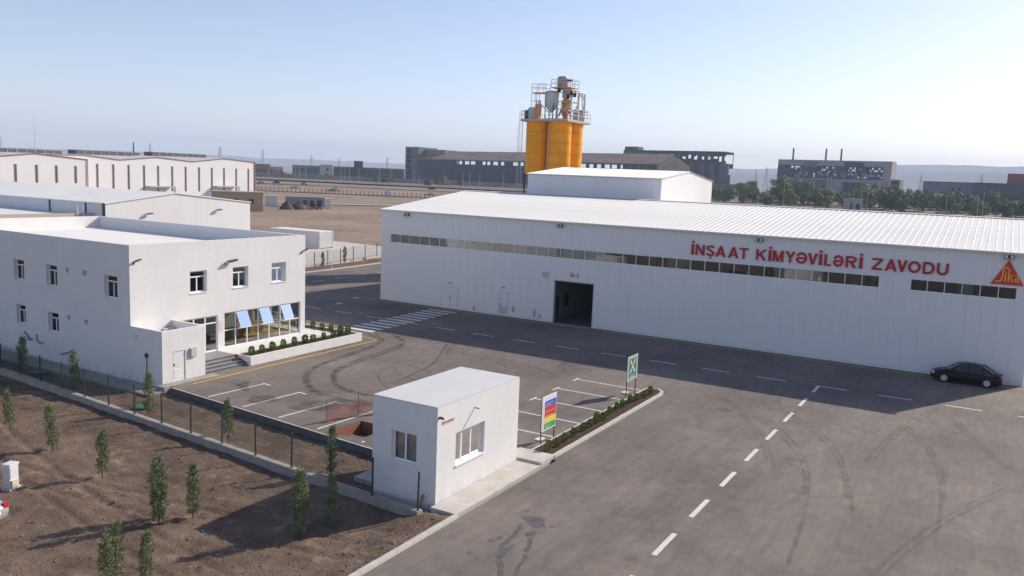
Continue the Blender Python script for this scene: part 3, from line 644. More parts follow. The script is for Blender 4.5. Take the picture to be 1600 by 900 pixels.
def glyph_polys(ch, W, H, t):
    """bold sans capital as a list of flat polygons in a W x H box, stroke t"""
    hx = t*.86; rect = lambda a, b, c, d: [(a, c), (b, c), (b, d), (a, d)]; out = []
    def ribbon(pts, wd=t, closed=False):
        n = len(pts); P = [Vector(p) for p in pts]; ps = []
        for k in range(n):
            a = P[(k-1) % n] if closed else P[max(k-1, 0)]; b = P[(k+1) % n] if closed else P[min(k+1, n-1)]
            d = (b-a).normalized(); q = Vector((-d.y, d.x))*wd/2; ps.append((P[k]-q, P[k]+q))
        for k in range(n if closed else n-1):
            a, b = ps[k], ps[(k+1) % n]; out.append(('strip', [tuple(a[0]), tuple(b[0]), tuple(b[1]), tuple(a[1])]))
        out.append(('end', []))
    def arc(cx, cz, rx, rz_, a0, a1, n=16): return [(cx+rx*math.cos(math.radians(a0+(a1-a0)*k/n)), cz+rz_*math.sin(math.radians(a0+(a1-a0)*k/n))) for k in range(n+1)]
    add = lambda p: out.append(('poly', p))
    if ch == 'İ': add(rect(0, W, 0, H)); add(rect(0, W, H*1.10, H*1.29))
    elif ch == 'N': add(rect(0, t, 0, H)); add(rect(W-t, W, 0, H)); add([(0, H), (t*1.12, H), (W, 0), (W-t*1.12, 0)])
    elif ch == 'A': add([(0, 0), (t*1.1, 0), (W/2+t*.55, H), (W/2-t*.55, H)]); add([(W-t*1.1, 0), (W, 0), (W/2+t*.55, H), (W/2-t*.55, H)]); add(rect(W*.22, W*.78, H*.2, H*.2+hx))
    elif ch == 'T': add(rect(0, W, H-hx, H)); add(rect(W/2-t/2, W/2+t/2, 0, H-hx))
    elif ch == 'K': add(rect(0, t, 0, H)); add([(t, H*.30), (t, H*.55), (W-t*1.25, H), (W, H)]); add([(t*1.5, H*.52), (t*2.2, H*.70), (W, 0), (W-t*1.25, 0)])
    elif ch == 'M': add(rect(0, t*.95, 0, H)); add(rect(W-t*.95, W, 0, H)); add([(0, H), (t*1.25, H), (W/2+t*.42, 0), (W/2-t*.42, 0)]); add([(W-t*1.25, H), (W, H), (W/2+t*.42, 0), (W/2-t*.42, 0)])
    elif ch == 'Y': add(rect(W/2-t/2, W/2+t/2, 0, H*.42)); add([(W/2-t/2, H*.42), (W/2+t/2, H*.42), (t*1.2, H), (0, H)]); add([(W/2-t/2, H*.42), (W/2+t/2, H*.42), (W, H), (W-t*1.2, H)])
    elif ch == 'V': add([(W/2-t*.5, 0), (W/2+t*.5, 0), (t*1.12, H), (0, H)]); add([(W/2-t*.5, 0), (W/2+t*.5, 0), (W, H), (W-t*1.12, H)])
    elif ch == 'L': add(rect(0, t, 0, H)); add(rect(t, W, 0, hx))
    elif ch == 'Z': add(rect(0, W, 0, hx)); add(rect(0, W, H-hx, H)); add([(0, hx), (t*1.3, hx), (W, H-hx), (W-t*1.3, H-hx)])
    elif ch == 'O': ribbon(arc(W/2, H/2, W/2-t/2, H/2-t/2, 0, 348, 29), t, True)
    elif ch == 'D': add(rect(0, t, 0, H)); ribbon([(t, H-hx/2)]+arc(W*.48, H/2, W*.52-t/2, H/2-hx/2, 90, -90)+[(t, hx/2)])
    elif ch == 'U': ribbon([(t/2, H)]+arc(W/2, W/2, W/2-t/2, W/2-t/2, 180, 360)+[(W-t/2, H)])
    elif ch == 'R': add(rect(0, t, 0, H)); ribbon([(t, H-hx/2)]+arc(W*.55, H*.72, W*.36, H*.28-hx/2, 90, -90)+[(t, H*.44+hx/2)], hx); add([(W*.42, H*.42), (W*.42+t*1.2, H*.46), (W, 0), (W-t*1.2, 0)])
    elif ch == 'Ə': ribbon(arc(W/2, H/2, W/2-t/2, H/2-hx/2, 158, -176, 26)); add(rect(t*.55, W-t*.9, H*.40, H*.40+hx))
    elif ch == 'Ş': ribbon(arc(W/2, H*.74, W*.5-t/2, H*.26-hx/2, 15, 255, 14)+arc(W/2, H*.265, W*.5-t/2, H*.265-hx/2, 75, -170, 16), hx); ribbon([(W*.5, -H*.02), (W*.5, -H*.08), (W*.62, -H*.13), (W*.56, -H*.2), (W*.38, -H*.2)], t*.42)
    elif ch == 'G': ribbon(arc(W/2, H/2, W/2-t/2, H/2-t/2, 40, 345, 22)); add(rect(W*.52, W, H*.40, H*.40+hx)); add(rect(W-t, W, H*.08, H*.40))
    elif ch == '-': add(rect(0, W, H*.38, H*.38+hx))
    elif ch == '1': add(rect(W-t, W, 0, H)); add([(0, H*.72), (W-t, H*.84), (W-t, H), (0, H*.82)])
    return out
def put_glyph(ch, P, u0, u1, z0, z1, dep, m, parent, t=None):
    W = abs(u1-u0); H = z1-z0; t = t or min(.178, W) if ch != 'İ' else W; sg = 1 if u1 > u0 else -1
    mb = MB(); lift = 0.0
    for kind, p in glyph_polys(ch, W, H, t):
        if kind == 'end': lift += .0022; continue
        if kind == 'poly': lift += .0022
        f = [P(u0+sg*x, z0+z, dep+lift) for x, z in p]; b = [P(u0+sg*x, z0+z, 0) for x, z in p]; n = len(p)
        mb.add(f+b, [tuple(range(n)), tuple(range(2*n-1, n-1, -1))]+[(i, n+i, n+(i+1) % n, (i+1) % n) for i in range(n)])
    me = mb.mesh('letter', m); bm = bmesh.new(); bm.from_mesh(me); bmesh.ops.recalc_face_normals(bm, faces=bm.faces); bm.to_mesh(me); bm.free()
    o = bpy.data.objects.new('letter', me); col.objects.link(o); attach(o, parent); return o
PW = lambda u, z, d: (WX-.03-d, u, z)
LET = [('İ', 22.49, 22.27), ('N', 22.12, 21.35), ('Ş', 21.21, 20.47), ('A', 20.4, 19.54), ('A', 19.34, 18.47), ('T', 18.4, 17.69), ('K', 17.03, 16.21), ('İ', 16.04, 15.81), ('M', 15.7, 14.85), ('Y', 14.72, 13.93), ('Ə', 13.89, 13.02), ('V', 12.98, 12.22), ('İ', 12.12, 11.88), ('L', 11.72, 11.2), ('Ə', 11.08, 10.29), ('R', 10.13, 9.35), ('İ', 9.14, 8.91), ('Z', 8.24, 7.48), ('A', 7.31, 6.48), ('V', 6.48, 5.77), ('O', 5.72, 4.86), ('D', 4.72, 3.93), ('U', 3.79, 3.01)]
LT = thing('wall_lettering', 'red capital lettering along the top of the long white hall wall', 'lettering', (WX-.03, 12.8, 7.48))
for ch, a, b in LET: put_glyph(ch, PW, a, b, 7.48, 8.38, .07, red_paint, LT)
G1 = thing('gate_number', 'small red G-1 marking above the open gate', 'sign', (WX-.03, 33.3, 4.5))
for ch, a, b, z0, z1 in (('G', 33.75, 33.43, 4.5, 4.86), ('-', 33.36, 33.22, 4.5, 4.86), ('1', 33.15, 33.0, 4.5, 4.86)): put_glyph(ch, PW, a, b, z0, z1, .015, red_paint, G1, .06)
def build_logo():
    T = thing('triangle_sign', 'red triangular wall sign with yellow script below the floodlight', 'sign', (WX-.03, -.77, 7.2))
    MB().extr([(WX-.08, .26, 7.19), (WX-.08, -1.80, 7.19), (WX-.08, -.75, 8.98)], (.06, 0, 0)).build('board', mat('logo_red', (.62, .045, .035), .45), T)
    # long looping first letter drawn as a stroke, then i k a
    def stroke(pts, wd, name):
        P = [Vector(p) for p in pts]; mb = MB()
        for i, q in enumerate(P):
            d = (P[min(i+1, len(P)-1)]-P[max(i-1, 0)]).normalized(); n = Vector((-d.y, d.x))*wd/2
            for x in (WX-.085, WX-.11): mb.v += [(x, q.x-n.x, q.y-n.y), (x, q.x+n.x, q.y+n.y)]
        for i in range(len(P)-1):
            a = 4*i; b = a+4; mb.f += [(a, b, b+1, a+1), (a+2, a+3, b+3, b+2), (a, a+2, b+2, b), (a+1, b+1, b+3, a+3)]
        return mb.build(name, yellow_logo, T)
    stroke([(-.76, 8.36), (-.68, 8.42), (-.56, 8.42), (-.48, 8.36), (-.45, 8.22), (-.44, 7.95), (-.42, 7.68), (-.37, 7.49), (-.27, 7.41), (-.02, 7.40)], .08, 'letter')
    stroke([(-.61, 7.42), (-.62, 7.95)], .085, 'letter'); stroke([(-.62, 8.05), (-.62, 8.14)], .085, 'letter_dot')
    stroke([(-.82, 7.42), (-.83, 8.34)], .085, 'letter'); stroke([(-.86, 7.68), (-1.08, 7.94)], .07, 'letter'); stroke([(-.92, 7.76), (-1.12, 7.42)], .07, 'letter')
    stroke([(-1.22, 7.88), (-1.32, 7.92), (-1.42, 7.86), (-1.44, 7.42)], .075, 'letter'); stroke([(-1.41, 7.68), (-1.28, 7.67), (-1.20, 7.57), (-1.26, 7.46), (-1.40, 7.48)], .07, 'letter')
build_logo()
def floodlight(loc, rz, label, group, s=1.0, twin=True):
    """bracketed floodlight: wall side is +x locally"""
    T = thing('floodlight', label, 'floodlight', loc, group, rz, world=False)
    MB().box(-.30*s, 0, -.03, .03, -.03, .03).box(-.03, 0, -.09, .09, -.09, .09).build('bracket', steel_dark, T)
    for dy in ((-.17, .17) if twin else (0,)):
        h = MB().extr([(-.36*s, dy-.13, -.15), (-.18*s, dy-.13, -.15), (-.16*s, dy-.13, .13), (-.30*s, dy-.13, .15)], (0, .26, 0)).build('housing', black, T)
        MB().extr([(-.37*s, dy-.09, -.11), (-.315*s, dy-.09, .12), (-.32*s, dy-.09, .125), (-.376*s, dy-.09, -.105)], (0, .18, 0)).build('lens', lamp_glass, h)
    return T
for y, z, l in ((52.64, 9.12, 'black twin floodlight at the far left end of the hall eave'), (35.04, 9.12, 'black twin floodlight under the eave above the G-1 gate'),
                (16.86, 9.12, 'black twin floodlight under the eave above the red lettering'), (-.72, 9.2, 'black twin floodlight right above the red triangular sign')):
    floodlight((WX-.03, y, z), 0, l, 'floodlights on the hall wall')

# raised hall behind the ridge
def build_upper_hall():
    T = thing('raised_hall', 'taller white panelled hall rising behind the roof ridge', 'hall', (97, 41, 0))
    x0, x1, y0, y1, ze, zr = 87.8, 106.2, 32.4, 49.1, 13.85, 14.8
    n = 17; lib = None
    for k in range(n):
        a = y0+(y1-y0)/n*k; b = a+(y1-y0)/n
        MB().box(x0, x0+.1, a+.003, b-.003, 0, ze).build('wall_panel', panel_white, T)
    n = 18
    for k in range(n):
        a = x0+.1+(x1-x0-.1)/n*k; b = a+(x1-x0-.1)/n; f = lambda x: ze+(zr-ze)*(1-abs(x-(x0+x1)/2)/((x1-x0)/2))
        MB().extr([(a+.004, y0, 0), (b-.004, y0, 0), (b-.004, y0, f(b)-.03), (a+.004, y0, f(a)-.03)], (0, .1, 0)).build('gable_panel', panel_white, T)
    MB().box(x0+.09, x1-.1, y0+.09, y0+.14, 0, ze).box(x0+.09, x0+.14, y0+.14, y1-.1, 0, ze).build('backing', panel_white, T)
    MB().box(x1-.1, x1, y0+.1, y1, 0, ze).box(x0+.1, x1-.1, y1-.1, y1, 0, ze).build('rear_wall', panel_white, T)
    MB().extr([(x0+.1, y1-.1, ze), (x1, y1-.1, ze), ((x0+x1)/2, y1-.1, zr-.03)], (0, .1, 0)).build('rear_gable', panel_white, T)
    xm = (x0+x1)/2; m = 20; rw = (y1-y0+.3)/m
    def sh(xe, z):
        mb = MB(); prof = []
        for r in range(2):
            o0 = r*rw/2; prof += [(o0, 0), (o0+rw*.2, 0), (o0+rw*.22, .05), (o0+rw*.28, .05), (o0+rw*.3, 0)]
        prof += [(rw, 0)]; k = len(prof)
        mb.add([(xe, y, z+h) for y, h in prof]+[(xm, y, zr+h) for y, h in prof]+[(xe, 0, z-.06), (xe, rw, z-.06)], [(i, i+1, k+i+1, k+i) for i in range(k-1)]+[tuple(range(k-1, -1, -1))+(2*k, 2*k+1)])
        return mb.mesh('roof_sheet', roof_white)
    A, B = sh(x0-.2, ze), sh(x1+.2, ze)
    for k in range(m):
        for M in (A, B): attach(inst('roof_sheet', M, None, (0, y0-.15+k*rw, 0)), T)
    MB().box(x0-.21, x0-.004, y0-.14, y1+.14, ze-.12, ze-.06).build('eave_trim', trim_grey, T)
build_upper_hall()

# ================================================================== OFFICE
OX0, OX1, OY0, OY1, OZ = 32.75, 47.97, 46.28, 71.8, 8.32
def build_office():
    T = thing('office_building', 'white rendered two-storey office block with glazed ground-floor front', 'building', (40, 58, 0))
    UPW = [(37.25, 38.63, 4.85, 6.33), (40.86, 42.27, 4.88, 6.35), (44.5, 45.95, 4.93, 6.39)]
    CUR = (40.08, 47.48, 0.70, 3.2); ENT = (36.6, 39.52, 0.62, 3.12)
    wall_mesh((1, 0, 0), (0, 0, 1), (0, 1, 0), (0, OY0, 0), OX0, OX1, -.5, OZ, .3, UPW+[CUR, ENT]).build('front_wall', plaster, T)
    # left wall, windows measured along Y
    LW = [(57.68, 58.92, 4.99, 6.43), (53.85, 55.08, 4.93, 6.39), (47.5, 48.8, 4.8, 6.27), (57.7, 58.8, 1.9, 3.27), (53.85, 55.03, 1.8, 3.16), (61.6, 62.8, 4.99, 6.43), (61.6, 62.8, 1.9, 3.27), (66, 67.2, 4.99, 6.43)]
    LS = [(52.55, 52.88, 6.02, 6.36), (50.65, 51.05, 6.01, 6.34), (52.53, 52.84, 2.89, 3.19), (50.63, 50.99, 2.83, 3.12)]
    wall_mesh((0, 1, 0), (0, 0, 1), (1, 0, 0), (OX0, 0, 0), OY0+.301, OY1, -.5, OZ, .3, LW+LS).build('side_wall', plaster, T)
    RG = (OY0+.55, OY0+5.6, .70, 3.2)
    wall_mesh((0, 1, 0), (0, 0, 1), (-1, 0, 0), (OX1, 0, 0), OY0+.301, OY1-.3, -.5, OZ, .3, [RG]).build('side_wall', plaster, T)
    PR = lambda u, v, k: (OX1-.06-k, u, v); stp = (RG[1]-RG[0])/5
    WR = frame_mb(PR, RG[0]+.002, RG[1]-.002, RG[2]+.002, RG[3]-.002, .07, .09, [RG[0]+stp*i for i in range(1, 5)], [1.92]).build('glazed_side', pvc, T)
    for i in range(5):
        pane_mb(PR, RG[0]+stp*i+.034, RG[0]+stp*(i+1)-.034, RG[2]+.06, 1.886, .04).build('pane', curtain_glass, WR); pane_mb(PR, RG[0]+stp*i+.034, RG[0]+stp*(i+1)-.034, 1.954, RG[3]-.07, .04).build('pane', curtain_glass, WR)
    MB().box(OX0+.301, OX1, OY1-.3, OY1, -.5, OZ).build('rear_wall', plaster, T)
    MB().box(OX0+.3, OX1-.3, OY0+.3, OY1-.3, 7.05, 7.32).build('roof', plaster_roof, T)
    MB().box(OX0+.3, OX1-.3, OY0+.3, OY1-.3, 3.45, 3.7).build('upper_floor', interior_wall, T)
    MB().box(OX0+.3, OX1-.3, OY0+.3, OY1-.3, .3, .64).build('ground_floor', interior_floor, T)
    MB().box(OX0+.3, OX1-.3, OY0+6.0, OY0+6.15, .64, 3.45).box(39.7, 39.85, OY0+.3, OY0+6, .64, 3.45).build('inner_wall', interior_wall, T)
    MB().box(OX0+.3, OX1-.3, OY0+5.0, OY0+5.15, 3.7, 7.0).box(OX0+4.5, OX0+4.6, OY0+5.2, OY1-.4, 3.7, 7).box(OX0+4.5, OX0+4.6, OY0+6.2, OY1-.4, .7, 3.4).build('inner_wall', interior_wall, T)
    MB().box(OX1-.36, OX1-.31, OY0+.31, OY0+4.9, 3.75, 7.0).build('added_dark_board', dark_in, T)  # dark board added to keep the right upper window dark
    MB().box(41.2, 43.8, OY0+2.2, OY0+3.0, .64, 1.38).box(45.2, 46.6, OY0+3.0, OY0+3.8, .64, 1.38).build('desk', mat('desk_wood', (.30, .20, .06), .5, .2, 3), T)
    cap = mat('parapet_cap', (.74, .73, .71), .7)
    # windows
    for (a, b, c, d) in UPW:
        P = lambda u, v, k: (u, OY0+.20+k, v)
        W = frame_mb(P, a+.002, b-.002, c+.002, d-.002, .085, .07, [], [d-.42]).build('window', pvc, T)
        frame_mb(P, (a+b)/2-.04, (a+b)/2+.04, c+.09, d-.465, .039, .066).build('mullion', pvc, W)
        for (u0, u1, v0, v1) in ((a+.08, b-.08, d-.38, d-.08), (a+.08, (a+b)/2-.04, c+.08, d-.46), ((a+b)/2+.04, b-.08, c+.08, d-.46)):
            pane_mb(P, u0, u1, v0, v1, .03).build('pane', win_glass, W)
        MB().box(a-.04, b+.04, OY0-.05, OY0+.199, c-.045, c+.003).build('sill', pvc, W)
    for i, (a, b, c, d) in enumerate(LW):
        P = lambda u, v, k: (OX0+.20+k, u, v)
        W = frame_mb(P, a+.002, b-.002, c+.002, d-.002, .08, .07, [], [d-.4]).build('window', pvc, T)
        MB().box(OX0+.2, OX0+.268, (a+b)/2-.04, (a+b)/2+.04, c+.083, d-.442).build('mullion', pvc, W)
        for (u0, u1, v0, v1) in ((a+.08, b-.08, d-.36, d-.08), (a+.08, (a+b)/2-.04, c+.08, d-.44), ((a+b)/2+.04, b-.08, c+.08, d-.44)):
            pane_mb(P, u0, u1, v0, v1, .03).build('pane', booth_glass if i < 3 else win_glass, W)
        MB().box(OX0-.04, OX0+.199, a-.04, b+.04, c-.045, c+.003).build('sill', pvc, W)
        if i < 3: MB().box(OX0+.29, OX0+.3, a+.06, (a+b)/2+(.35 if i == 2 else .0), c+.05, d-.05).build('pale_infill', mat('sunlit_room_beige', (.62, .56, .48), .9), W)  # beige board stands in for the sunlit room behind the glass
    for (a, b, c, d) in LS:
        P = lambda u, v, k: (OX0+.18+k, u, v)
        W = frame_mb(P, a+.002, b-.002, c+.002, d-.002, .045, .06).build('vent_window', pvc, T); pane_mb(P, a+.045, b-.045, c+.045, d-.045, .02).build('pane', win_glass, W)
    # glazed front: seven bays, two rows, three sashes propped open
    a, b, c, d = CUR; n = 7; st = (b-a)/n; mid = 1.92
    P = lambda u, v, k: (u, OY0+.06+k, v)
    W = frame_mb(P, a+.002, b-.002, c+.002, d-.002, .07, .09, [a+st*i for i in range(1, n)], [mid]).build('glazed_front', pvc, T)
    for i in range(n):
        pane_mb(P, a+st*i+.034, a+st*(i+1)-.034, c+.06, mid-.034, .04).build('pane', curtain_glass, W)
        if i in (1, 3, 5):
            ang = math.radians(24); h = d-.09-(mid+.03); u0, u1 = a+st*i+.04, a+st*(i+1)-.04
            Q = lambda u, v, k: (u, OY0+.03-math.sin(ang)*(d-.09-v)-math.cos(ang)*(.03-k), (d-.09)-math.cos(ang)*(d-.09-v)+math.sin(ang)*(.03-k))
            S = frame_mb(Q, u0, u1, mid+.03, d-.09, .035, .04).build('open_sash', mat('sash_frame', (.45, .55, .70), .4), W)
            pane_mb(Q, u0+.035, u1-.035, mid+.065, d-.125, .006).build('pane', sash_glass, S)
        else: pane_mb(P, a+st*i+.034, a+st*(i+1)-.034, mid+.034, d-.07, .04).build('pane', curtain_glass, W)
    # entrance
    a, b, c, d = ENT
    E_ = frame_mb(P, a+.002, b-.002, c+.002, d-.002, .08, .09, [37.55, 38.5], [2.6]).build('entrance', pvc, T)
    for (u0, u1) in ((a+.08, 37.51), (37.59, 38.46), (38.54, b-.08)):
        pane_mb(P, u0, u1, c+.09, 2.555, .04).build('pane', win_glass, E_); pane_mb(P, u0, u1, 2.645, d-.08, .04).build('pane', win_glass, E_)
    MB().tube((38.4, OY0+.0, 1.3), (38.4, OY0+.0, 2.1), .02, 8).build('handle', steel, E_)
    MB().box(39.62, 39.98, OY0-.02, OY0-.004, 1.95, 2.7).build('wall_notice', mat('notice_paper', (.66, .58, .60), .7), T)
    # annex (meter room)
    ax1, ay0, az = 35.95, 43.3, 3.26
    wall_mesh((1, 0, 0), (0, 0, 1), (0, 1, 0), (0, ay0, 0), OX0, ax1, -.5, az, .2, [(33.5, 34.43, .03, 1.9)]).build('annex_wall', plaster, T)
    MB().box(OX0, OX0+.2, ay0+.2, OY0-.002, -.5, az-.001).build('annex_wall', plaster, T); MB().box(ax1-.2, ax1, ay0+.2, OY0-.002, -.5, az).build('annex_wall', plaster, T)
    MB().box(OX0+.2, ax1-.2, ay0+.2, OY0-.002, 2.45, 2.62).build('annex_roof', plaster_roof, T)
    MB().box(34.9, 35.6, OY0-.5, OY0-.2, 2.62, 2.84).build('annex_duct', steel, T)
    D = MB().box(33.515, 34.415, ay0+.05, ay0+.09, .04, 1.885).build('door', pvc, T)
    for z0, z1 in ((.12, .78), (.86, 1.82)):
        MB().box(33.58, 34.35, ay0+.035, ay0+.049, z0, z1).build('panel', mat('door_panel_white', (.70, .70, .70), .5), D)
    for k in range(7): MB().box(33.63, 34.30, ay0+.024, ay0+.034, .17+.085*k, .22+.085*k).build('louvre', pvc, D)
    MB().box(33.6, 33.64, ay0-.03, ay0+.034, 1.0, 1.12).build('handle', black, D)
    for z in (.4, 1.6): MB().box(34.40, 34.44, ay0-.015, ay0+.02, z, z+.12).build('hinge', steel, D)
    B = MB().box(34.74, 35.2, ay0-.13, ay0-.002, 1.38, 1.95).build('meter_box', trim_grey, T, bevel=.01)
    MB().box(34.79, 35.15, ay0-.145, ay0-.131, 1.43, 1.9).build('cover', mat('meter_cover', (.52, .54, .57), .4), B)
    # black cables hanging out of the side wall
    for pts in ([(57.9, 1.45), (57.4, 1.2), (57.36, .95), (56.8, .98), (57.15, 1.2)], [(56.37, 1.45), (56.33, 1.0), (55.96, .86), (55.5, 1.0)], [(53.7, .39), (52.9, .62), (52.16, .9)]):
        MB().path([(OX0-.05-.03*i, y, z) for i, (y, z) in enumerate(pts)], .03, 6).build('cable', black, T)
    MB().box(OX0-.03, OX0-.002, 45.7, 45.78, 2.55, 2.75).build('wall_socket', trim_grey, T)
    MB().tube((OX0-.06, 44.7, -.3), (OX0-.06, 44.7, 1.55), .025, 8).box(OX0-.14, OX0-.002, 44.62, 44.78, 1.5, 1.75).build('riser_pipe', steel_dark, T)
    return T
build_office()
def wall_lamp(loc, rz, label, s=1.0):
    T = thing('wall_lamp', label, 'lamp', loc, None, rz, world=False)
    MB().path([(0, 0, -.1), (-.10*s, 0, .0), (-.26*s, -.08*s, .06)], .03, 6).build('arm', steel_dark, T)
    h = MB().extr([(-.16*s, -.02*s, .03), (-.38*s, -.06*s, .0), (-.40*s, -.80*s, .10), (-.20*s, -.76*s, .13)], (0, 0, .10*s)).build('head', steel_dark, T, bevel=.015)
    MB().extr([(-.20*s, -.12*s, .012), (-.35*s, -.14*s, -.008), (-.37*s, -.70*s, .075), (-.22*s, -.68*s, .10)], (0, 0, -.012)).build('lens', lamp_glass, h)
    MB().box(-.012, -.001, -.06, .06, -.18, 0).build('base', steel_dark, T)
    return T
wall_lamp((40.2, OY0, 6.75), math.pi/2, 'street-type lamp on the office front above the windows')
wall_lamp((33.05, OY0, 7.28), math.pi/2, 'small arm lamp near the shaded corner of the office', .55)
wall_lamp((47.6, OY0, 7.1), math.pi/2, 'small arm lamp at the right end of the office front', .55)
# steps, porch, planter
def build_porch():
    S = struct(MB().box(36.0, 39.4, 44.75, 46.26, -.2, .61).build('porch', step_stone))
    for k in range(4):
        MB().box(36.0, 39.45-.0*k, 43.35+.35*k, 44.75 if k == 3 else 43.35+.35*(k+1)+.02, -.2, .15*(k+1)-.002*k).build('step', step_stone, S, bevel=.008)
        MB().box(35.99, 39.46, 43.325+.35*k, 43.352+.35*k, .15*(k+1)-.05, .15*(k+1)+.004).build('step_nosing', mat('dark_nosing', (.07, .07, .075), .6), S)
    for k in range(3): MB().box(39.46, 39.62, 43.5+.4*k, 43.86+.4*k, .0, .22+.16*k).build('stringer', steel_dark, S)
    W = struct(MB().box(39.47, 47.9, 44.62, 46.27, -.2, .60).build('walkway', tile_white)); MB().box(47.98, 49.7, 44.62, 60, -.2, .60).build('walkway_slab', tile_white, W)
    P = thing('planter', 'long white rendered planter wall wrapping the office front', 'planter', (45, 43.6, 0))
    wm = mat('planter_render', (.70, .69, .67), .85, .06, 1.5)
    MB().box(39.52, 51.0, 43.05, 43.23, -.2, .63).box(50.82, 51.0, 43.23, 60.0, -.2, .62).box(39.52, 39.7, 43.23, 44.62, -.2, .62).build('wall', wm, P)
    MB().box(39.7, 50.82, 43.23, 44.5, -.1, .57).box(49.72, 50.82, 44.5, 60, -.1, .57).build('soil', bed_soil, P)
    MB().box(39.7, 49.72, 44.5, 44.61, -.1, .63).build('inner_edge', wm, P)
build_porch()

# ================================================================== GUARD BOOTH
BX0, BX1, BY0, BY1, BZ = 27.12, 33.78, 18.88, 22.22, 4.06
def build_booth():
    T = thing('guard_booth', 'small flat-roofed white guard booth at the yard entrance', 'booth', (30.4, 20.6, 0))
    W1 = (28.5, 30.78, 1.28, 2.7); W2 = (19.90, 21.2, 1.46, 2.78)
    wall_mesh((1, 0, 0), (0, 0, 1), (0, 1, 0), (0, BY0, 0), BX0, BX1, -.6, BZ, .25, [W1]).build('front_wall', plaster, T)
    wall_mesh((0, 1, 0), (0, 0, 1), (1, 0, 0), (BX0, 0, 0), BY0+.251, BY1, -.6, BZ, .25, [W2]).build('side_wall', plaster, T)
    MB().box(BX1-.25, BX1, BY0+.251, BY1-.25, -.6, BZ).build('side_wall', plaster, T); MB().box(BX0+.251, BX1, BY1-.25, BY1, -.6, BZ).build('rear_wall', plaster, T)
    MB().box(BX0-.002, BX1+.002, BY0-.002, BY1+.002, BZ+.001, BZ+.05).build('roof', mat('booth_roof', (.60, .60, .60), .8, .04, .8), T)
    MB().box(BX0+.25, BX1-.25, BY0+.25, BY1-.25, 0, .04).build('floor', interior_wall, T)
    a, b, c, d = W1; P = lambda u, v, k: (u, BY0+.13+k, v)
    W = frame_mb(P, a+.002, b-.002, c+.002, d-.002, .09, .07, [a+.62, a+1.35]).build('window', pvc, T)
    for u0, u1 in ((a+.09, a+.575), (a+.665, a+1.305), (a+1.395, b-.09)): pane_mb(P, u0, u1, c+.09, d-.09, .03).build('pane', booth_glass, W)
    MB().box(a-.03, b+.03, BY0-.06, BY0+.129, c-.06, c+.003).build('sill', pvc, W)
    a, b, c, d = W2; P = lambda u, v, k: (BX0+.13+k, u, v)
    W = frame_mb(P, a+.002, b-.002, c+.002, d-.002, .09, .07, [(a+b)/2]).build('window', pvc, T)
    for u0, u1 in ((a+.09, (a+b)/2-.045), ((a+b)/2+.045, b-.09)): pane_mb(P, u0, u1, c+.09, d-.09, .03).build('pane', booth_glass, W)
    MB().box(BX0+.27, BX0+.28, a+.02, (a+b)/2-.02, c, d).build('curtain', mat('pale_curtain', (.80, .78, .72), .9), W); MB().box(BX0+.29, BX0+.30, (a+b)/2+.1, b-.02, c, d).build('curtain', MATS['pale_curtain'], W)
    MB().box(BX0-.05, BX0+.129, a-.03, b+.03, c-.06, c+.003).build('sill', pvc, W)
    S = MB().box(27.45, 28.3, BY0-.02, BY0-.002, 3.30, 3.46).build('name_plate', mat('plate_white', (.66, .58, .58), .6), T)
    rnd = random.Random(4); x = 27.48
    while x < 28.25:                               # letters too small to read in the photograph
        wd = rnd.uniform(.03, .05); MB().box(x, x+wd, BY0-.026, BY0-.021, 3.335, 3.335+rnd.choice((.08, .09, .06))).build('letter_mark', mat('faded_red_print', (.55, .16, .18), .6), S); x += wd+.018
    L_ = MB().box(27.18, 27.30, BY0-.16, BY0-.002, 3.62, 3.70).build('camera_housing', steel_dark, T); MB().tube((27.24, BY0-.16, 3.65), (27.24, BY0-.24, 3.63), .035, 8).build('lens', black, L_)
    MB().path([(29.02, BY0-.012, 2.75), (29.9, BY0-.014, 3.52), (30.3, BY0-.014, 3.36)], .012, 5).build('cable', mat('cable_grey', (.3, .29, .28), .7), T)
    MB().box(BX0-.012, BX0-.001, 20.9, 21.5, .55, .62).build('scuff_patch', mat('scuff', (.62, .62, .64), .9), T)
build_booth()
st = thing('wooden_stake', 'short timber stake leaning against the booth corner', 'stake', (26.95, 19.45, -.35))
MB().extr([(26.85, 19.55, -.35), (26.95, 19.53, -.35), (27.08, 19.40, .32), (27.0, 19.42, .34)], (0, .07, 0)).build('stake', mat('old_wood', (.30, .24, .20), .9, .2, 8), st)
pp = thing('drain_pipe', 'grey pipe length lying on the soil by the fence wall', 'pipe', (24.6, 21.6, -.3))
MB().tube((23.9, 21.85, -.27), (25.3, 22.4, -.22), .055, 10).build('pipe', mat('pipe_grey', (.10, .11, .14), .4), pp)
st2 = thing('timber_scrap', 'pale timber scrap sticking out of the soil near the kerb', 'timber', (23.3, 18.9, -.3))
MB().extr([(23.1, 18.95, -.33), (23.2, 18.9, -.33), (23.52, 18.7, .08), (23.45, 18.72, .1)], (0, .06, 0)).build('board', mat('pale_wood', (.42, .36, .30), .9), st2)

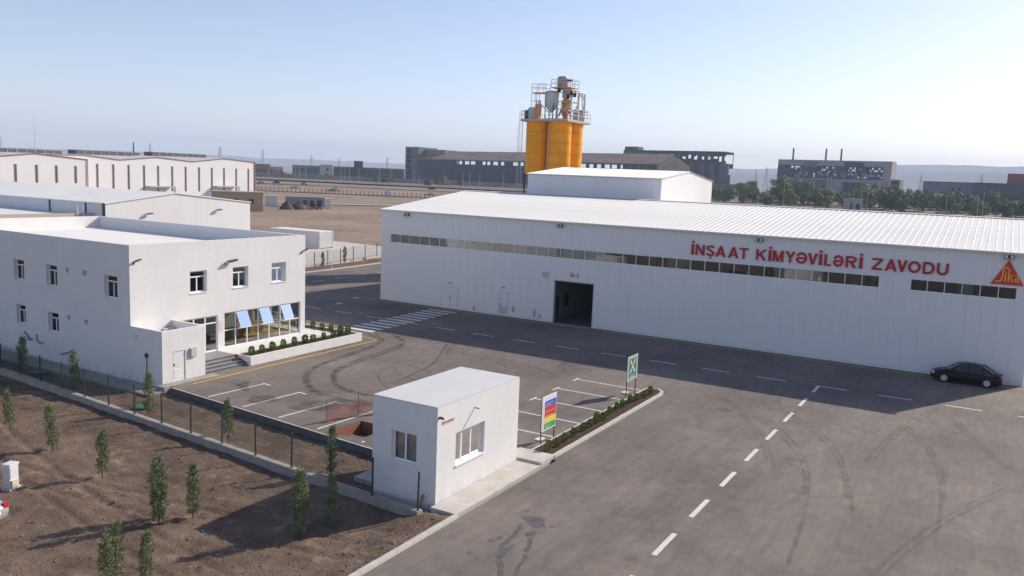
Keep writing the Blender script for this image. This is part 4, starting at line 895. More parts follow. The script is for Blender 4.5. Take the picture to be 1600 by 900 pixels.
# ================================================================== SIGNS ON THE KERB ISLAND
def build_signs():
    T = thing('product_board', 'upright white board with blue, red, yellow and green bands', 'sign', (37.1, 19.0, 0))
    y = 19.0
    for x in (36.42, 37.86): MB().box(x-.025, x+.025, y-.025, y+.025, 0, 2.54).build('post', steel_dark, T)
    Bd = MB().box(36.38, 37.90, y-.05, y-.026, .73, 2.55).build('board', mat('board_white', (.74, .74, .76), .5), T)
    for n, c, z0, z1 in (('blue', (.05, .10, .48), 1.98, 2.27), ('red', (.58, .05, .05), 1.42, 1.97), ('yellow', (.75, .60, .04), 1.10, 1.41), ('green', (.04, .36, .11), .80, 1.09)):
        b = MB().box(36.64, 37.86, y-.055, y-.0505, z0, z1).build('colour_band', mat('board_'+n, c, .5), Bd)
        rnd = random.Random(n)
        for r in range(2):
            zz = z0+.05+r*(z1-z0-.1)*.5; MB().box(36.72, 36.8+rnd.uniform(.4, .9), y-.0575, y-.0555, zz, zz+.022).build('print_line', mat('board_print', (.66, .6, .62), .6), b)
    for k in range(12): MB().box(36.47, 36.55, y-.055, y-.0505, .80+.12*k, .86+.12*k).build('side_mark', mat('board_blue2', (.30, .36, .62), .5), Bd)
    MB().box(36.72, 37.75, y-.055, y-.0505, 2.38, 2.44).build('header_line', mat('header_grey', (.62, .62, .68), .5), Bd)
    T = thing('assembly_point_sign', 'green sign with white arrows pointing at a group, on two posts', 'sign', (48.8, 19.2, 0))
    y = 19.2
    for x in (48.05, 49.54): MB().box(x-.025, x+.025, y-.025, y+.025, 0, 2.55).build('post', steel_dark, T)
    wt = mat('sign_white', (.72, .74, .73), .5); gr = mat('sign_green', (.085, .21, .135), .5)
    Bd = MB().box(47.98, 49.60, y-.05, y-.026, 1.04, 2.60).build('board', wt, T)
    g0 = MB().box(48.06, 49.52, y-.054, y-.0505, 1.09, 2.55).build('green_field', gr, Bd)
    frame_mb(lambda u, v, k: (u, y-.0575+k, v), 48.12, 49.46, 1.14, 2.50, .05, .003).build('white_border', wt, g0)
    cx, cz = 48.79, 1.92
    for sx in (-1, 1):
        for sz in (-1, 1):
            d = Vector((sx*.62, sz*.62)).normalized(); n = Vector((-d.y, d.x)); o = Vector((cx, cz))
            pts = [o+d*.20, o+d*.36+n*.13, o+d*.36+n*.05, o+d*.60+n*.05, o+d*.60-n*.05, o+d*.36-n*.05, o+d*.36-n*.13]
            MB().extr([(p.x, y-.0545, p.y) for p in pts], (0, -.003, 0)).build('arrow', wt, g0)
    for dx, dz in ((-.09, .06), (.09, .06), (0, .10), (0, -.02)):
        MB().extr([(cx+dx+.045*math.cos(a*math.pi/5), y-.0545, cz+dz+.045*math.sin(a*math.pi/5)) for a in range(10)], (0, -.003, 0)).build('figure_head', wt, g0)
    MB().extr([(cx-.13, y-.0545, cz-.14), (cx+.13, y-.0545, cz-.14), (cx+.10, y-.0545, cz+.0), (cx-.10, y-.0545, cz+.0)], (0, -.0024, 0)).build('figure_body', wt, g0)
    for k, (u0, u1) in enumerate(((48.42, 49.16), (48.5, 49.05))): MB().box(u0, u1, y-.0575, y-.0545, 1.30-.08*k, 1.345-.08*k).build('print_line', mat('sign_print', (.42, .50, .45), .5), g0)
build_signs()
for (x, y, l) in ((37.35, 19.55, 'white concrete footing block behind the colour-banded board'), (49.2, 19.75, 'white concrete footing block behind the green assembly sign')):
    tag(MB().prism([(x-.3, y-.18), (x+.28, y-.2), (x+.33, y+.14), (x-.24, y+.2)], 0.0, .06).build('footing_block', tile_white, bevel=.02), l, 'block', 'sign footing blocks')

# ================================================================== FENCE ALONG THE SOIL
def fence_line(y): return 26.25+0.083*(y-19.0)
def build_fence():
    T = thing('mesh_fence', 'green wire mesh fence on a low concrete wall beside the office', 'fence', (27.5, 37, -.35))
    ys = [19.0+2.52*k for k in range(25)]
    lib = None; L = 2.52*math.hypot(1, .083); rz = math.atan2(1, .083)
    pl = MB().box(0.004, L-.004, -.16, .16, -.5, .0).mesh('wall_block', concrete)
    post = MB().box(-.03, .03, -.03, .03, 0, 1.62).box(-.06, .06, -.06, .06, 0, .012).mesh('post', green_post)
    pm = MB()
    for k in range(36): u = .07*k+.04; pm.box(u, u+.0075, -.003, .003, .06, 1.52) if u < L-.04 else None
    for k in range(8): pm.box(.03, L-.03, -.0075, -.0032, .06+.208*k, .066+.208*k)
    pn = pm.mesh('mesh_panel', green_post)
    rnd = random.Random(2)
    for k, y in enumerate(ys):
        x = fence_line(y); attach(inst('wall_block', pl, None, (x, y, rnd.uniform(-.01, .01)), rz), T)
        o = inst('post', post, None, (x, y+.12, -.002), rz); o.rotation_euler = (rnd.uniform(-.012, .012), rnd.uniform(-.012, .012), rz); attach(o, T)
        if y > 21: attach(inst('mesh_panel', pn, None, (x+.01, y+.12, 0), rz), T)
build_fence()
tag(MB().lathe([(.45, 0), (.45, .05), (.36, .09), (0.02, .11)], 20, (29.6, 40.93, -.30)).build('manhole_cover', mat('green_cover', (.07, .22, .15), .5)), 'green round manhole cover in soil near the annex', 'manhole cover', 'green manhole covers')
tag(MB().lathe([(.5, 0), (.5, .06), (.4, .11), (0.02, .13)], 20, (30.6, 52.6, -.30)).build('manhole_cover', mat('green_cover2', (.05, .17, .14), .5)), 'green round manhole cover in the office shade behind the fence', 'manhole cover', 'green manhole covers')

# pit with orange netting
def build_pit():
    a, b, c, d = PIT
    T = thing('open_pit', 'open brick-lined pit broken into the asphalt beside the booth', 'pit', (33, 27.9, -1.2))
    brick = mat('pit_brick', (.30, .11, .085), .9, .3, 5)
    mb = MB().box(a-.12, a, c-.12, d+.12, -1.4, -.02).box(b, b+.12, c-.12, d+.12, -1.4, -.02).box(a, b, c-.12, c, -1.4, -.02).box(a, b, d, d+.12, -1.4, -.02)
    mb.build('backing_wall', mat('pit_earth', (.16, .10, .08), .95), T)
    bm_ = MB().box(0, .24, 0, .05, 0, .105).mesh('brick', brick)
    for r in range(10):
        for k in range(10):
            x = a+.02+k*.255+(.12 if r % 2 else 0)
            if x+.24 < b: attach(inst('brick', bm_, None, (x, d-.05, -1.25+.12*r)), T)
        for k in range(8):
            y = c+.02+k*.255+(.12 if r % 2 else 0)
            if y+.24 < d-.06: o = inst('brick', bm_, None, (b-.0, y, -1.25+.12*r), math.pi/2); attach(o, T)
    MB().add([(a, c, -1.35), (b, c, -1.35), (b, d, -1.35), (a, d, -1.35)], [(0, 1, 2, 3)]).build('pit_floor', bed_soil, T)
    MB().extr([(a+.0, c+.2, -1.3), (a+1.3, c+1.0, -1.3), (a+.05, c+1.1, -.2)], (.1, .5, 0)).build('earth_slump', mat('slump', (.36, .29, .23), .95, .2, 3), T)
    N = thing('safety_netting', 'torn orange safety netting strung around the open pit', 'netting', (33.9, 29.9, 0))
    net = mat('orange_net', (.50, .13, .09), .7)
    pts = [(32.9, 30.15), (34.9, 29.65), (36.4, 28.6)]
    for i, (x, y) in enumerate(pts): MB().tube((x, y, 0), (x+.02, y, 1.25+.15*(i == 1)), .018, 6).build('post', mat('net_post', (.22, .10, .09), .7), N)
    rnd = random.Random(8)
    for (p, q) in zip(pts, pts[1:]):
        p = Vector(p); q = Vector(q); Ln = (q-p).length; mb = MB()
        n = int(Ln/.05)
        for k in range(n+1):
            t = k/n; o = p+(q-p)*t; top = .85+.12*math.sin(t*5)+rnd.uniform(-.06, .06); lean = .07*math.sin(t*9)
            mb.tube((o.x, o.y+lean, .02), (o.x+rnd.uniform(-.02, .02), o.y, top), .007, 3)
        for r in range(12):
            prev = None
            for k in range(9):
                t = k/8; o = p+(q-p)*t; z = .03+.072*r+.02*math.sin(t*6+r)-.05*math.sin(math.pi*t)
                cur = (o.x, o.y+.05*math.sin(t*9), max(.02, z))
                if prev: mb.tube(prev, cur, .008, 3)
                prev = cur
        mb.build('net', net, N)
build_pit()

# ================================================================== SMALL OBJECTS ON THE SOIL
def build_cabinet():
    T = thing('utility_cabinet', 'white plastic utility cabinet standing on bare soil', 'cabinet', (18.85, 34.75, -.38), None, .35, world=False)
    pw = mat('cabinet_white', (.66, .66, .66), .5, .05, 3)
    MB().prism([(-.30, -.22), (.30, -.22), (.30, .22), (-.30, .22)], 0, .12).build('plinth', concrete_pale, T)
    MB().box(-.25, .25, -.17, .17, .12, 1.08).build('body', pw, T, bevel=.02)
    MB().extr([(-.28, -.2, 1.08), (.28, -.2, 1.08), (.25, -.2, 1.16), (-.25, -.2, 1.16)], (0, .4, 0)).build('lid', pw, T)
    MB().box(-.22, .22, -.185, -.171, .55, 1.03).build('door', mat('cab_door', (.60, .60, .61), .5), T)
    MB().box(-.20, .12, -.25, -.172, .10, .46).build('meter_pocket', mat('cab_cream', (.55, .50, .40), .6), T)
build_cabinet()

# ------------------------------------------------------------------ cars
def car_mesh_set(paint, key):
    """sedan, nose toward +x, wheels on z = 0"""
    st_ = [(-2.26, .62, .74, .34), (-2.20, .74, .84, .26), (-2.0, .90, .86, .22), (-1.5, .95, .87, .2), (-.9, .93, .885, .19), (0, .91, .89, .19), (.8, .90, .885, .19), (1.25, .88, .87, .2), (1.75, .79, .85, .21), (2.1, .68, .80, .24), (2.24, .58, .70, .3), (2.28, .46, .6, .36)]
    mb = MB(); ring = []
    for x, top, w_, bot in st_:
        mid = bot+(top-bot)*.55
        half = [(0, top+.02), (.55*w_, top+.012), (.86*w_, top-.03), (.97*w_, top-.14), (w_, mid), (.985*w_, bot+.12), (.92*w_, bot), (0, bot)]
        ring.append([(x, -y, z) for y, z in half] + [(x, y, z) for y, z in reversed(half[1:-1])])
    n = len(ring[0])
    for r in ring: mb.v += r
    for i in range(len(ring)-1):
        for j in range(n): mb.f.append((i*n+j, i*n+(j+1) % n, (i+1)*n+(j+1) % n, (i+1)*n+j))
    mb.f += [tuple(range(n-1, -1, -1)), tuple(range((len(ring)-1)*n, len(ring)*n))]
    S = {'body': mb.mesh(key+'_body', paint, True)}
    # greenhouse: glass hull, then roof and pillars over it
    gl = mat('car_glass', (.015, .018, .022), .08, spec=.7)
    b0 = [(-1.72, .93), (-1.02, 1.33), (-.45, 1.42), (.15, 1.41), (.52, 1.33), (1.18, .89)]
    g = MB(); rows = []
    for x, z in b0:
        t = (z-.9)/.52; wt = .80-.22*t; rows.append((x, z, wt))
    lo = .86
    for x, z, wt in rows: g.v += [(x, -.80, lo), (x, -wt, z), (x, wt, z), (x, .80, lo)]
    for i in range(len(rows)-1):
        a = 4*i; c = a+4; g.f += [(a, c, c+1, a+1), (a+1, c+1, c+2, a+2), (a+2, c+2, c+3, a+3)]
    g.f += [(0, 1, 2, 3), (len(g.v)-1, len(g.v)-2, len(g.v)-3, len(g.v)-4)]
    S['glass'] = g.mesh(key+'_glass', gl)
    r = MB(); rr = rows[1:5]
    for x, z, wt in rr: r.v += [(x, -wt-.012, z-.01), (x, -wt*.8, z+.022), (x, 0, z+.034), (x, wt*.8, z+.022), (x, wt+.012, z-.01)]
    for i in range(3):
        for j in range(4): a = 5*i+j; r.f.append((a, a+5, a+6, a+1))
    for s_ in (-1, 1):                     # pillars
        def pil(p, q, w_=.05): r.tube((p[0], s_*p[1], p[2]), (q[0], s_*q[1], q[2]), w_, 4)
        pil((1.18, .80, .88), (.52, .62, 1.33)); pil((-.10, .815, .88), (-.14, .605, 1.40), .04); pil((-1.72, .78, .92), (-1.02, .62, 1.33), .06)
        pil((-1.02, .80, .9), (-.98, .63, 1.32), .035)
    S['roof'] = r.mesh(key+'_roof', paint, True)
    S['headlight'] = MB().extr([(2.02, -.04, .56), (2.02, .26, .56), (2.02, .28, .70), (2.02, .0, .68)], (.17, .05, 0)).mesh(key+'_headlight', mat('headlight', (.7, .7, .68), .15, spec=.6))
    S['taillight'] = MB().box(-2.24, -2.10, -.11, .14, .62, .84).mesh(key+'_taillight', mat('taillight', (.45, .02, .02), .25, spec=.5))
    S['bumper'] = MB().box(2.2, 2.3, -.5, .5, .34, .44).mesh(key+'_bumper', black)
    S['plate'] = MB().box(-2.275, -2.255, -.26, .26, .52, .63).mesh(key+'_plate', pvc)
    S['mirror'] = MB().box(.72, .88, -.06, .1, .90, 1.02).mesh(key+'_mirror', paint)
    return S
tyre_me = MB().lathe([(.16, -.1), (.30, -.1), (.315, -.07), (.315, .07), (.30, .1), (.16, .1)], 24).mesh('tyre', mat('tyre_rubber', (.018, .018, .018), .85), True)
rim_mb = MB().lathe([(.03, .072), (.20, .06), (.215, .108), (.19, .108), (.185, .085), (.05, .10), (.02, .10)], 24)
rim_dark = MB().lathe([(.02, .078), (.20, .078), (.20, .07), (.02, .07)], 20)
spoke = MB()
for k in range(7):
    a = 2*math.pi*k/7; spoke.tube((.03*math.cos(a), .03*math.sin(a), .1), (.195*math.cos(a), .195*math.sin(a), .1), .024, 4)
spoke.lathe([(.19, .07), (.215, .07), (.215, .112), (.19, .112)], 24)
rim_me = spoke.mesh('rim', mat('alloy', (.55, .56, .58), .3, metal=.6)); rimd_me = rim_dark.mesh('rim_back', black)
arch_me = MB().lathe([(.02, 0), (.37, 0), (.37, .012), (.02, .012)], 24).mesh('wheel_arch', mat('arch_dark', (.012, .012, .013), .9))
def car(name, label, loc, rz, S, group=None, detail=True, scale=1):
    T = thing(name, label, 'car', loc, group, rz, world=False); T.scale = (scale,)*3
    B = inst('body', S['body'], T); inst('glass', S['glass'], T); inst('roof', S['roof'], T)
    for s_ in (-1, 1):
        for x in (1.37, -1.32):
            tx, rx = (math.pi/2 if s_ < 0 else -math.pi/2), 0
            w_ = inst('wheel', tyre_me, T, (x, s_*.80, .315)); w_.rotation_euler = (tx, 0, 0)
            if detail:
                inst('rim', rim_me, w_, (0, 0, 0)); inst('rim_back', rimd_me, w_, (0, 0, 0))
            ar = inst('wheel_arch', arch_me, T, (x, s_*.868 if x > 0 else s_*.876, .34)); ar.rotation_euler = (tx, 0, 0)
        if detail:
            h = inst('headlight', S['headlight'], T, (0, s_*.50, 0)); t = inst('taillight', S['taillight'], T, (0, s_*.66, 0)); m = inst('mirror', S['mirror'], T, (0, s_*.90, 0))
    if detail: inst('bumper', S['bumper'], T); inst('plate', S['plate'], T)
    return T
black_paint = mat('car_black', (.005, .005, .006), .4, spec=.25, coat=.05); silver_paint = mat('car_silver', (.50, .52, .55), .3, metal=.5, coat=.5)
CB = car_mesh_set(black_paint, 'black'); CS = car_mesh_set(silver_paint, 'silver')
car('parked_car', 'black saloon car parked along the white hall wall', (67.85, 1.08, 0.006), math.pi/2, CB)
car('parked_car', 'silver car at the left picture edge, only its tail in view', (15.24, 33.14, -.36), math.radians(118), CS)

# ================================================================== PLANTS
def conifer_mesh(seed, h=2.3, w=.255):
    """narrow column of upright sprays, ragged outline, thin pale leader sprays at the top"""
    rnd = random.Random(seed); A = MB(); Bt = MB(); sprays = []
    for k in range(175):
        t = rnd.random()**.9; a = rnd.uniform(0, 6.283)
        env = min(1, .62+t*2.2)*(1 if t < .72 else max(.18, 1-(t-.72)/.34))*(1+.38*noise.noise((a*.9, t*5, seed*2.3)))
        r0 = w*env*rnd.uniform(.25, .85); z = .14+t*(h*.87); out = rnd.uniform(.10, .42) if rnd.random() < .85 else rnd.uniform(.5, .8)
        d = Vector((math.cos(a)*out, math.sin(a)*out, 1)).normalized(); ln = rnd.uniform(.16, .30)
        sprays.append((Vector((r0*math.cos(a), r0*math.sin(a), z)), d, ln, t))
    for c, d, ln, t in sprays:
        side = d.orthogonal().normalized(); s2 = d.cross(side)
        for q in range(15):
            u = rnd.random(); ang = rnd.uniform(0, 6.283); o = side*math.cos(ang)+s2*math.sin(ang); p = c+d*ln*u+o*.03*(1-u*.6)
            e = (d*.9+o*.75).normalized(); fl = rnd.uniform(.05, .095)*(1.1-.4*u); sd = e.cross(Vector((rnd.uniform(-1, 1), rnd.uniform(-1, 1), rnd.uniform(-1, 1)))).normalized()*fl*.26
            mb = Bt if rnd.random() < .18+.30*u+.35*max(0, t-.6) else A
            n = len(mb.v); mb.v += [tuple(p-sd*.6), tuple(p+sd*.6), tuple(p+e*fl+sd*.4), tuple(p+e*fl*1.1-sd*.4)]; mb.f.append((n, n+1, n+2, n+3))
    n = len(A.v); mb = MB(); mb.v = A.v+Bt.v; mb.f = A.f+[tuple(i+n for i in q) for q in Bt.f]
    me = mb.mesh('foliage', cyp_a); me.materials.append(cyp_b)
    for i, p in enumerate(me.polygons): p.material_index = 0 if i < len(A.f) else 1
    return me
CON = [conifer_mesh(s) for s in (1, 2, 3, 4, 5, 6, 7)]
stem_me = MB().tube((0, 0, -.1), (.02, .01, 1.2), .03, 6, .015).tube((.02, .01, 1.2), (0, .02, 2.1), .015, 6, .006).mesh('trunk', bark)
def conifer(x, y, z, h, label, k, group='young conifers on the soil'):
    T = thing('young_conifer', label, 'conifer', (x, y, z), group, k*1.3, world=False); s = h/2.3
    T.scale = (s*random.uniform(.95, 1.15), s*random.uniform(.95, 1.15), s)
    T.rotation_euler = (random.uniform(-.045, .045), random.uniform(-.045, .045), k*1.3)
    inst('foliage', CON[k % len(CON)], T); inst('trunk', stem_me, T); return T
CY = [(23.25, 42.72, 2.14, 'young conifer farthest left in the brown soil, near the picture edge'),
      (22.64, 38.02, 2.35, 'young conifer second from the left edge, right of the farthest left one'),
      (21.85, 33.04, 2.23, 'young conifer standing alone midway between cabinet and fence wall'),
      (20.09, 26.93, 2.6, 'front one of two tall young conifers side by side left of the booth shadow'),
      (20.45, 27.35, 2.65, 'rear one of two overlapping tall young conifers left of the booth shadow'),
      (21.24, 26.37, 2.31, 'slim young conifer just right of the overlapping pair'),
      (29.19, 39.84, 2.37, 'young conifer behind the fence below the annex door'),
      (28.55, 32.67, 2.24, 'young conifer behind the fence, midway along the yard edge'),
      (16.43, 24.3, 2.1, 'taller of two close young conifers at the bottom picture edge'),
      (15.6, 23.6, 2.05, 'shorter, leftmost of the young conifers at the bottom picture edge'),
      (16.3, 22.6, 2.1, 'rightmost young conifer cut off by the bottom picture edge'),
      (22.34, 21.75, 2.73, 'tall bushy young conifer in the booth shadow by the fence wall'),
      (23.69, 21.47, 2.19, 'dark young conifer in the booth shadow, nearest to the booth'),
      (27.89, 25.27, 2.41, 'young conifer behind the fence close to the booth side wall'),
      (30.26, 53.99, 2.37, 'young conifer in the office shade behind the fence, farthest left'),
      (29.73, 47.38, 2.41, 'young conifer with yellowish top behind the fence beside the office wall')]
for k, (x, y, h, l) in enumerate(CY): conifer(x, y, soil_z(x, y)-.02, h, l, k)
for k, (x, y, h, l) in enumerate([(86.6, 80.2, 2.2, 'dark young conifer by the office corner on the far road verge'), (92.6, 81.6, 2.5, 'young conifer on the far verge in front of the concrete pad'), (103.5, 83.2, 2.4, 'young conifer on the far verge beside the hall corner')]):
    conifer(x, y, -.1, h, l, k+2, 'conifers on the far verge')
def shrub_mesh(seed):
    rnd = random.Random(seed); mb = MB()
    for k in range(520):
        t = rnd.random(); z = .04+t*.50; prof = math.sqrt(max(0, 1-((t-.42)/.60)**2))
        a = rnd.uniform(0, 6.283); rr = .175*prof*math.sqrt(rnd.uniform(.35, 1))*(1+.2*noise.noise((a, t*3, seed)))
        c = Vector((rr*math.cos(a), rr*math.sin(a), z)); d = Vector((math.cos(a)*.7, math.sin(a)*.7, rnd.uniform(.4, 1.2))).normalized(); ln = rnd.uniform(.05, .09)
        s_ = d.cross(Vector((rnd.uniform(-1, 1), rnd.uniform(-1, 1), rnd.uniform(-1, 1)))).normalized()*ln*.3
        n = len(mb.v); mb.v += [tuple(c-s_), tuple(c+s_), tuple(c+d*ln+s_*.4), tuple(c+d*ln-s_*.4)]; mb.f.append((n, n+1, n+2, n+3))
    return mb.mesh('foliage', shrub_leaf)
SHR = [shrub_mesh(s) for s in (11, 12, 13, 14)]
sst = MB().tube((0, 0, -.05), (0, 0, .2), .018, 5).mesh('stem', bark)
def shrub(x, y, z, s, label, group, k):
    T = thing('shrub', label, 'shrub', (x, y, z), group, k*2.1, world=False); T.scale = (s*random.uniform(.9, 1.1), s*random.uniform(.9, 1.1), s*random.uniform(.92, 1.12))
    inst('foliage', SHR[k % 4], T); inst('stem', sst, T)
ISL = [(35.75, 18.21), (36.67, 18.19), (37.62, 18.25), (38.72, 18.27), (39.85, 18.25), (40.81, 18.27), (41.69, 18.3), (42.43, 18.24), (43.73, 18.41), (44.75, 18.41), (45.54, 18.39), (46.9, 18.45), (47.5, 18.3), (48.57, 18.2), (49.6, 18.18)]
for k, (x, y) in enumerate(ISL): shrub(x, y, .09, random.uniform(.72, .98), '%s small round shrub in the kerb island, counted from the booth' % ORD[k], 'shrubs in the kerb island', k)
PLB = [(40.05, 43.55), (41.03, 43.6), (42.11, 43.7), (43.04, 43.6), (44.2, 43.65), (45.49, 43.85), (46.07, 43.6), (47.37, 43.75), (48.29, 43.6), (49.38, 43.85), (50.19, 43.8), (50.25, 44.65), (50.25, 45.64), (50.22, 46.59), (50.23, 47.59), (50.25, 48.7), (50.25, 49.8)]
for k, (x, y) in enumerate(PLB): shrub(x, y, .56, random.uniform(.95, 1.2), '%s small round shrub in the white planter, counted from the steps' % ORD[k], 'shrubs in the office planter', k+1)

# ================================================================== SILOS
def build_silos():
    T = thing('silo_plant', 'orange silo cluster with steel platform and dust filters on top', 'silo', (106, 57, 0))
    s = 3.6; R_ = 1.56; zb, zt = 13.9, 21.3; cx, cy = 105.0, 53.9
    band_m = mat('orange_band', (.50, .17, .01), .5)
    for i, (dx, dy) in enumerate(((0, 0), (0, s), (s, 0), (s, s))):
        c = (cx+dx, cy+dy, 0)
        S = MB().lathe([(.30, zb-1.6), (R_*.55, zb-.3), (R_, zb), (R_, zt)], 40, c).build('silo', orange, T, smooth=False)
        for z in (15.2, 16.7, 18.2, 19.7): MB().lathe([(R_, z), (R_+.02, z+.01), (R_+.02, z+.04), (R_, z+.05)], 40, c).build('hoop', band_m, S)
        for a in (0.4, 1.97, 3.54, 5.11): MB().tube((c[0]+R_*math.cos(a), c[1]+R_*math.sin(a), 0), (c[0]+R_*math.cos(a), c[1]+R_*math.sin(a), zb+.4), .13, 8).build('leg', steel_dark, S)
        MB().tube((c[0]+R_*math.cos(.4), c[1]+R_*math.sin(.4), 6), (c[0]+R_*math.cos(1.97), c[1]+R_*math.sin(1.97), 11), .06, 6).tube((c[0]+R_*math.cos(3.54), c[1]+R_*math.sin(3.54), 6), (c[0]+R_*math.cos(1.97), c[1]+R_*math.sin(1.97), 11.5), .06, 6).build('brace', steel_dark, S)
    # orange strip between silos, ladder
    MB().box(cx-.2, cx-.05, cy+1.66, cy+1.9, 12.6, 21.2).build('riser', mat('pale_riser', (.62, .45, .40), .5), T)
    x0, x1, y0, y1 = cx-1.8, cx+s+1.9, cy-1.95, cy+s+1.75
    MB().box(x0, x1, y0, y1, zt, zt+.12).build('platform', mat('platform_grey', (.50, .47, .44), .6, .1, 2), T)
    for (a, b, c, d) in ((x0, x0+.12, y0, y1), (x1-.12, x1, y0, y1), (x0+.12, x1-.12, y0, y0+.12), (x0+.12, x1-.12, y1-.12, y1)):
        MB().box(a, b, c, d, zt-.22, zt-.002).build('edge_beam', mat('beam_tan', (.45, .36, .28), .6), T)
    def rail(pts, z, h=1.1, r=.035, name='railing'):
        mb = MB()
        for p, q in zip(pts, pts[1:]):
            L = math.hypot(q[0]-p[0], q[1]-p[1]); n = max(1, round(L/1.1))
            for k in range(n+1): x = p[0]+(q[0]-p[0])*k/n; y = p[1]+(q[1]-p[1])*k/n; mb.tube((x, y, z), (x, y, z+h), r, 5)
            for hh in (h, h*.55): mb.tube((p[0], p[1], z+hh), (q[0], q[1], z+hh), r, 5)
        return mb.build(name, steel, T)
    rail([(x0+.05, y0+.05), (x1-.05, y0+.05)], zt+.12); rail([(x1-.05, y0+.05), (x1-.05, y1-.05)], zt+.12); rail([(x0+.05, y1-.05), (x1-.05, y1-.05)], zt+.12)
    rail([(x0+.05, y1-1.6), (x0+.05, y1-.05)], zt+.12)
    lx, ly = x0+.4, y1-.12
    mb = MB(); mb.tube((lx, ly, 5), (lx, ly, zt+1.2), .035, 5); mb.tube((lx, ly+.5, 5), (lx, ly+.5, zt+1.2), .035, 5)
    for k in range(54): mb.tube((lx, ly, 5.2+.3*k), (lx, ly+.5, 5.2+.3*k), .02, 4)
    mb.build('ladder', steel, T)
    mb = MB()
    for k in range(9):
        z = 7.5+1.65*k
        for a in range(6): t0 = math.pi*a/6-math.pi/2; t1 = math.pi*(a+1)/6-math.pi/2; mb.tube((lx-.42*math.cos(t0), ly+.25+.42*math.sin(t0), z), (lx-.42*math.cos(t1), ly+.25+.42*math.sin(t1), z), .02, 4)
    for a in (-1, 0, 1): mb.tube((lx-.42*math.cos(a), ly+.25+.42*math.sin(a), 7.5), (lx-.42*math.cos(a), ly+.25+.42*math.sin(a), 20.7), .02, 4)
    mb.build('ladder_cage', steel, T)
    fg = mat('filter_grey', (.48, .50, .52), .5, .1, 2)
    # dust filters
    zp = zt+.12
    def filt(x, y, r, h, name='dust_filter'):
        return MB().lathe([(r*.8, 0), (r, .1), (r, h-.25), (r*.75, h), (.05, h+.05)], 20, (x, y, zp)).build(name, fg, T)
    f1 = filt(cx-.6, cy+s+.3, .95, 1.6); MB().box(cx-1.6, cx-1.35, cy+s+.9, cy+s+1.3, zp, zp+1.2).build('fan', steel_dark, f1)
    f2 = filt(cx+s-.2, cy-1.0, .8, 1.35); MB().box(cx+s-1.2, cx+s+1.0, cy-2.0, cy+.1, zp+1.3, zp+1.48).build('cover', mat('filter_cover', (.33, .33, .34), .5), f2)
    # orange stair post and small upper platform
    MB().box(cx-1.7, cx-1.2, cy+2.45, cy+3.15, zp, zp+2.0).build('elevator_leg', orange_dark, T)
    for q in range(3): MB().tube((cx-1.5, cy+2.5+.3*q, zp+1.9), (cx-1.5, cy+2.5+.3*q, zp+2.5), .07, 6).build('spout_pipe', orange_dark, T)
    MB().box(cx-1.8, cx-.4, cy+1.6, cy+3.75, zp+3.45, zp+3.57).build('upper_platform', orange_dark, T)
    rail([(cx-1.8, cy+1.6), (cx-1.8, cy+3.75), (cx-.4, cy+3.75), (cx-.4, cy+1.6)], zp+3.55, 1.15)
    mb = MB()
    for (x, y) in ((cx-1.8, cy+3.75), (cx-1.8, cy+3.2), (cx-.4, cy+3.75), (cx-.4, cy+1.6), (cx-1.8, cy+2.5)): mb.tube((x, y, zp), (x, y, zp+3.45), .045, 5)
    mb.tube((cx-1.8, cy+3.75, zp+2.4), (cx-1.8, cy+2.2, zp+2.4), .045, 5); mb.tube((cx-1.8, cy+3.75, zp+1.2), (cx-1.8, cy+2.2, zp+2.4), .035, 5); mb.tube((cx-1.8, cy+2.2, zp+1.9), (cx-1.2, cy+.9, zp+.5), .08, 5); mb.build('platform_frame', steel, T)
    # hanging hopper
    H_ = MB().lathe([(.15, .9), (.95, 1.9), (1.0, 3.55), (.7, 3.85), (.05, 3.9)], 20, (cx-.4, cy+1.35, zp)).build('hopper', fg, T)
    MB().lathe([(1.0, 2.35), (1.03, 2.36), (1.03, 2.44), (1.0, 2.45)], 20, (cx-.4, cy+1.35, zp)).build('hoop', steel, H_)
    mb = MB()
    for a in (.8, 2.4, 3.9, 5.5): mb.tube((cx-.4+.9*math.cos(a), cy+1.35+.9*math.sin(a), zp), (cx-.4+.9*math.cos(a), cy+1.35+.9*math.sin(a), zp+2.2), .07, 5)
    mb.build('hopper_leg', steel_dark, H_)
    # central tower frame with orange distributor and head drum
    tx0, tx1, ty0, ty1 = cx-.7, cx+1.5, cy-1.85, cy+.35; zt2 = zp+3.95
    for x in (tx0, tx1):
        for y in (ty0, ty1): MB().box(x-.11, x+.11, y-.11, y+.11, zp, zt2).build('tower_post', steel, T)
    mb = MB()
    for z in (zp+1.4, zp+2.4, zt2): mb.tube((tx0, ty0, z), (tx0, ty1, z), .07, 5); mb.tube((tx0, ty0, z), (tx1, ty0, z), .07, 5); mb.tube((tx1, ty0, z), (tx1, ty1, z), .07, 5)
    mb.tube((tx0, ty0, zp+2.4), (tx0, ty1, zp+.2), .06, 5); mb.tube((tx0, ty1, zp+2.4), (tx0, ty0, zp+.2), .05, 5); mb.tube((tx0, ty0, zp+2.4), (tx0, ty1, zp+4.1), .06, 5); mb.tube((tx0, ty0, zp), (tx1, ty0, zp+2.4), .06, 5); mb.build('tower_brace', steel, T)
    dcx, dcy = cx+.2, cy-.6
    ds = MB().lathe([(.25, .1), (.3, .6), (.70, .95), (.70, 1.5), (.45, 1.8), (.72, 2.1), (.6, 2.6), (.35, 2.8), (.3, 4.2)], 16, (dcx, dcy, zp)).build('distributor', orange_dark, T)
    MB().lathe([(.35, 2.9), (.60, 3.0), (.55, 3.9), (.85, 4.3)], 16, (dcx, dcy, zp)).build('spout', mat('spout_tan', (.42, .38, .32), .6), ds)
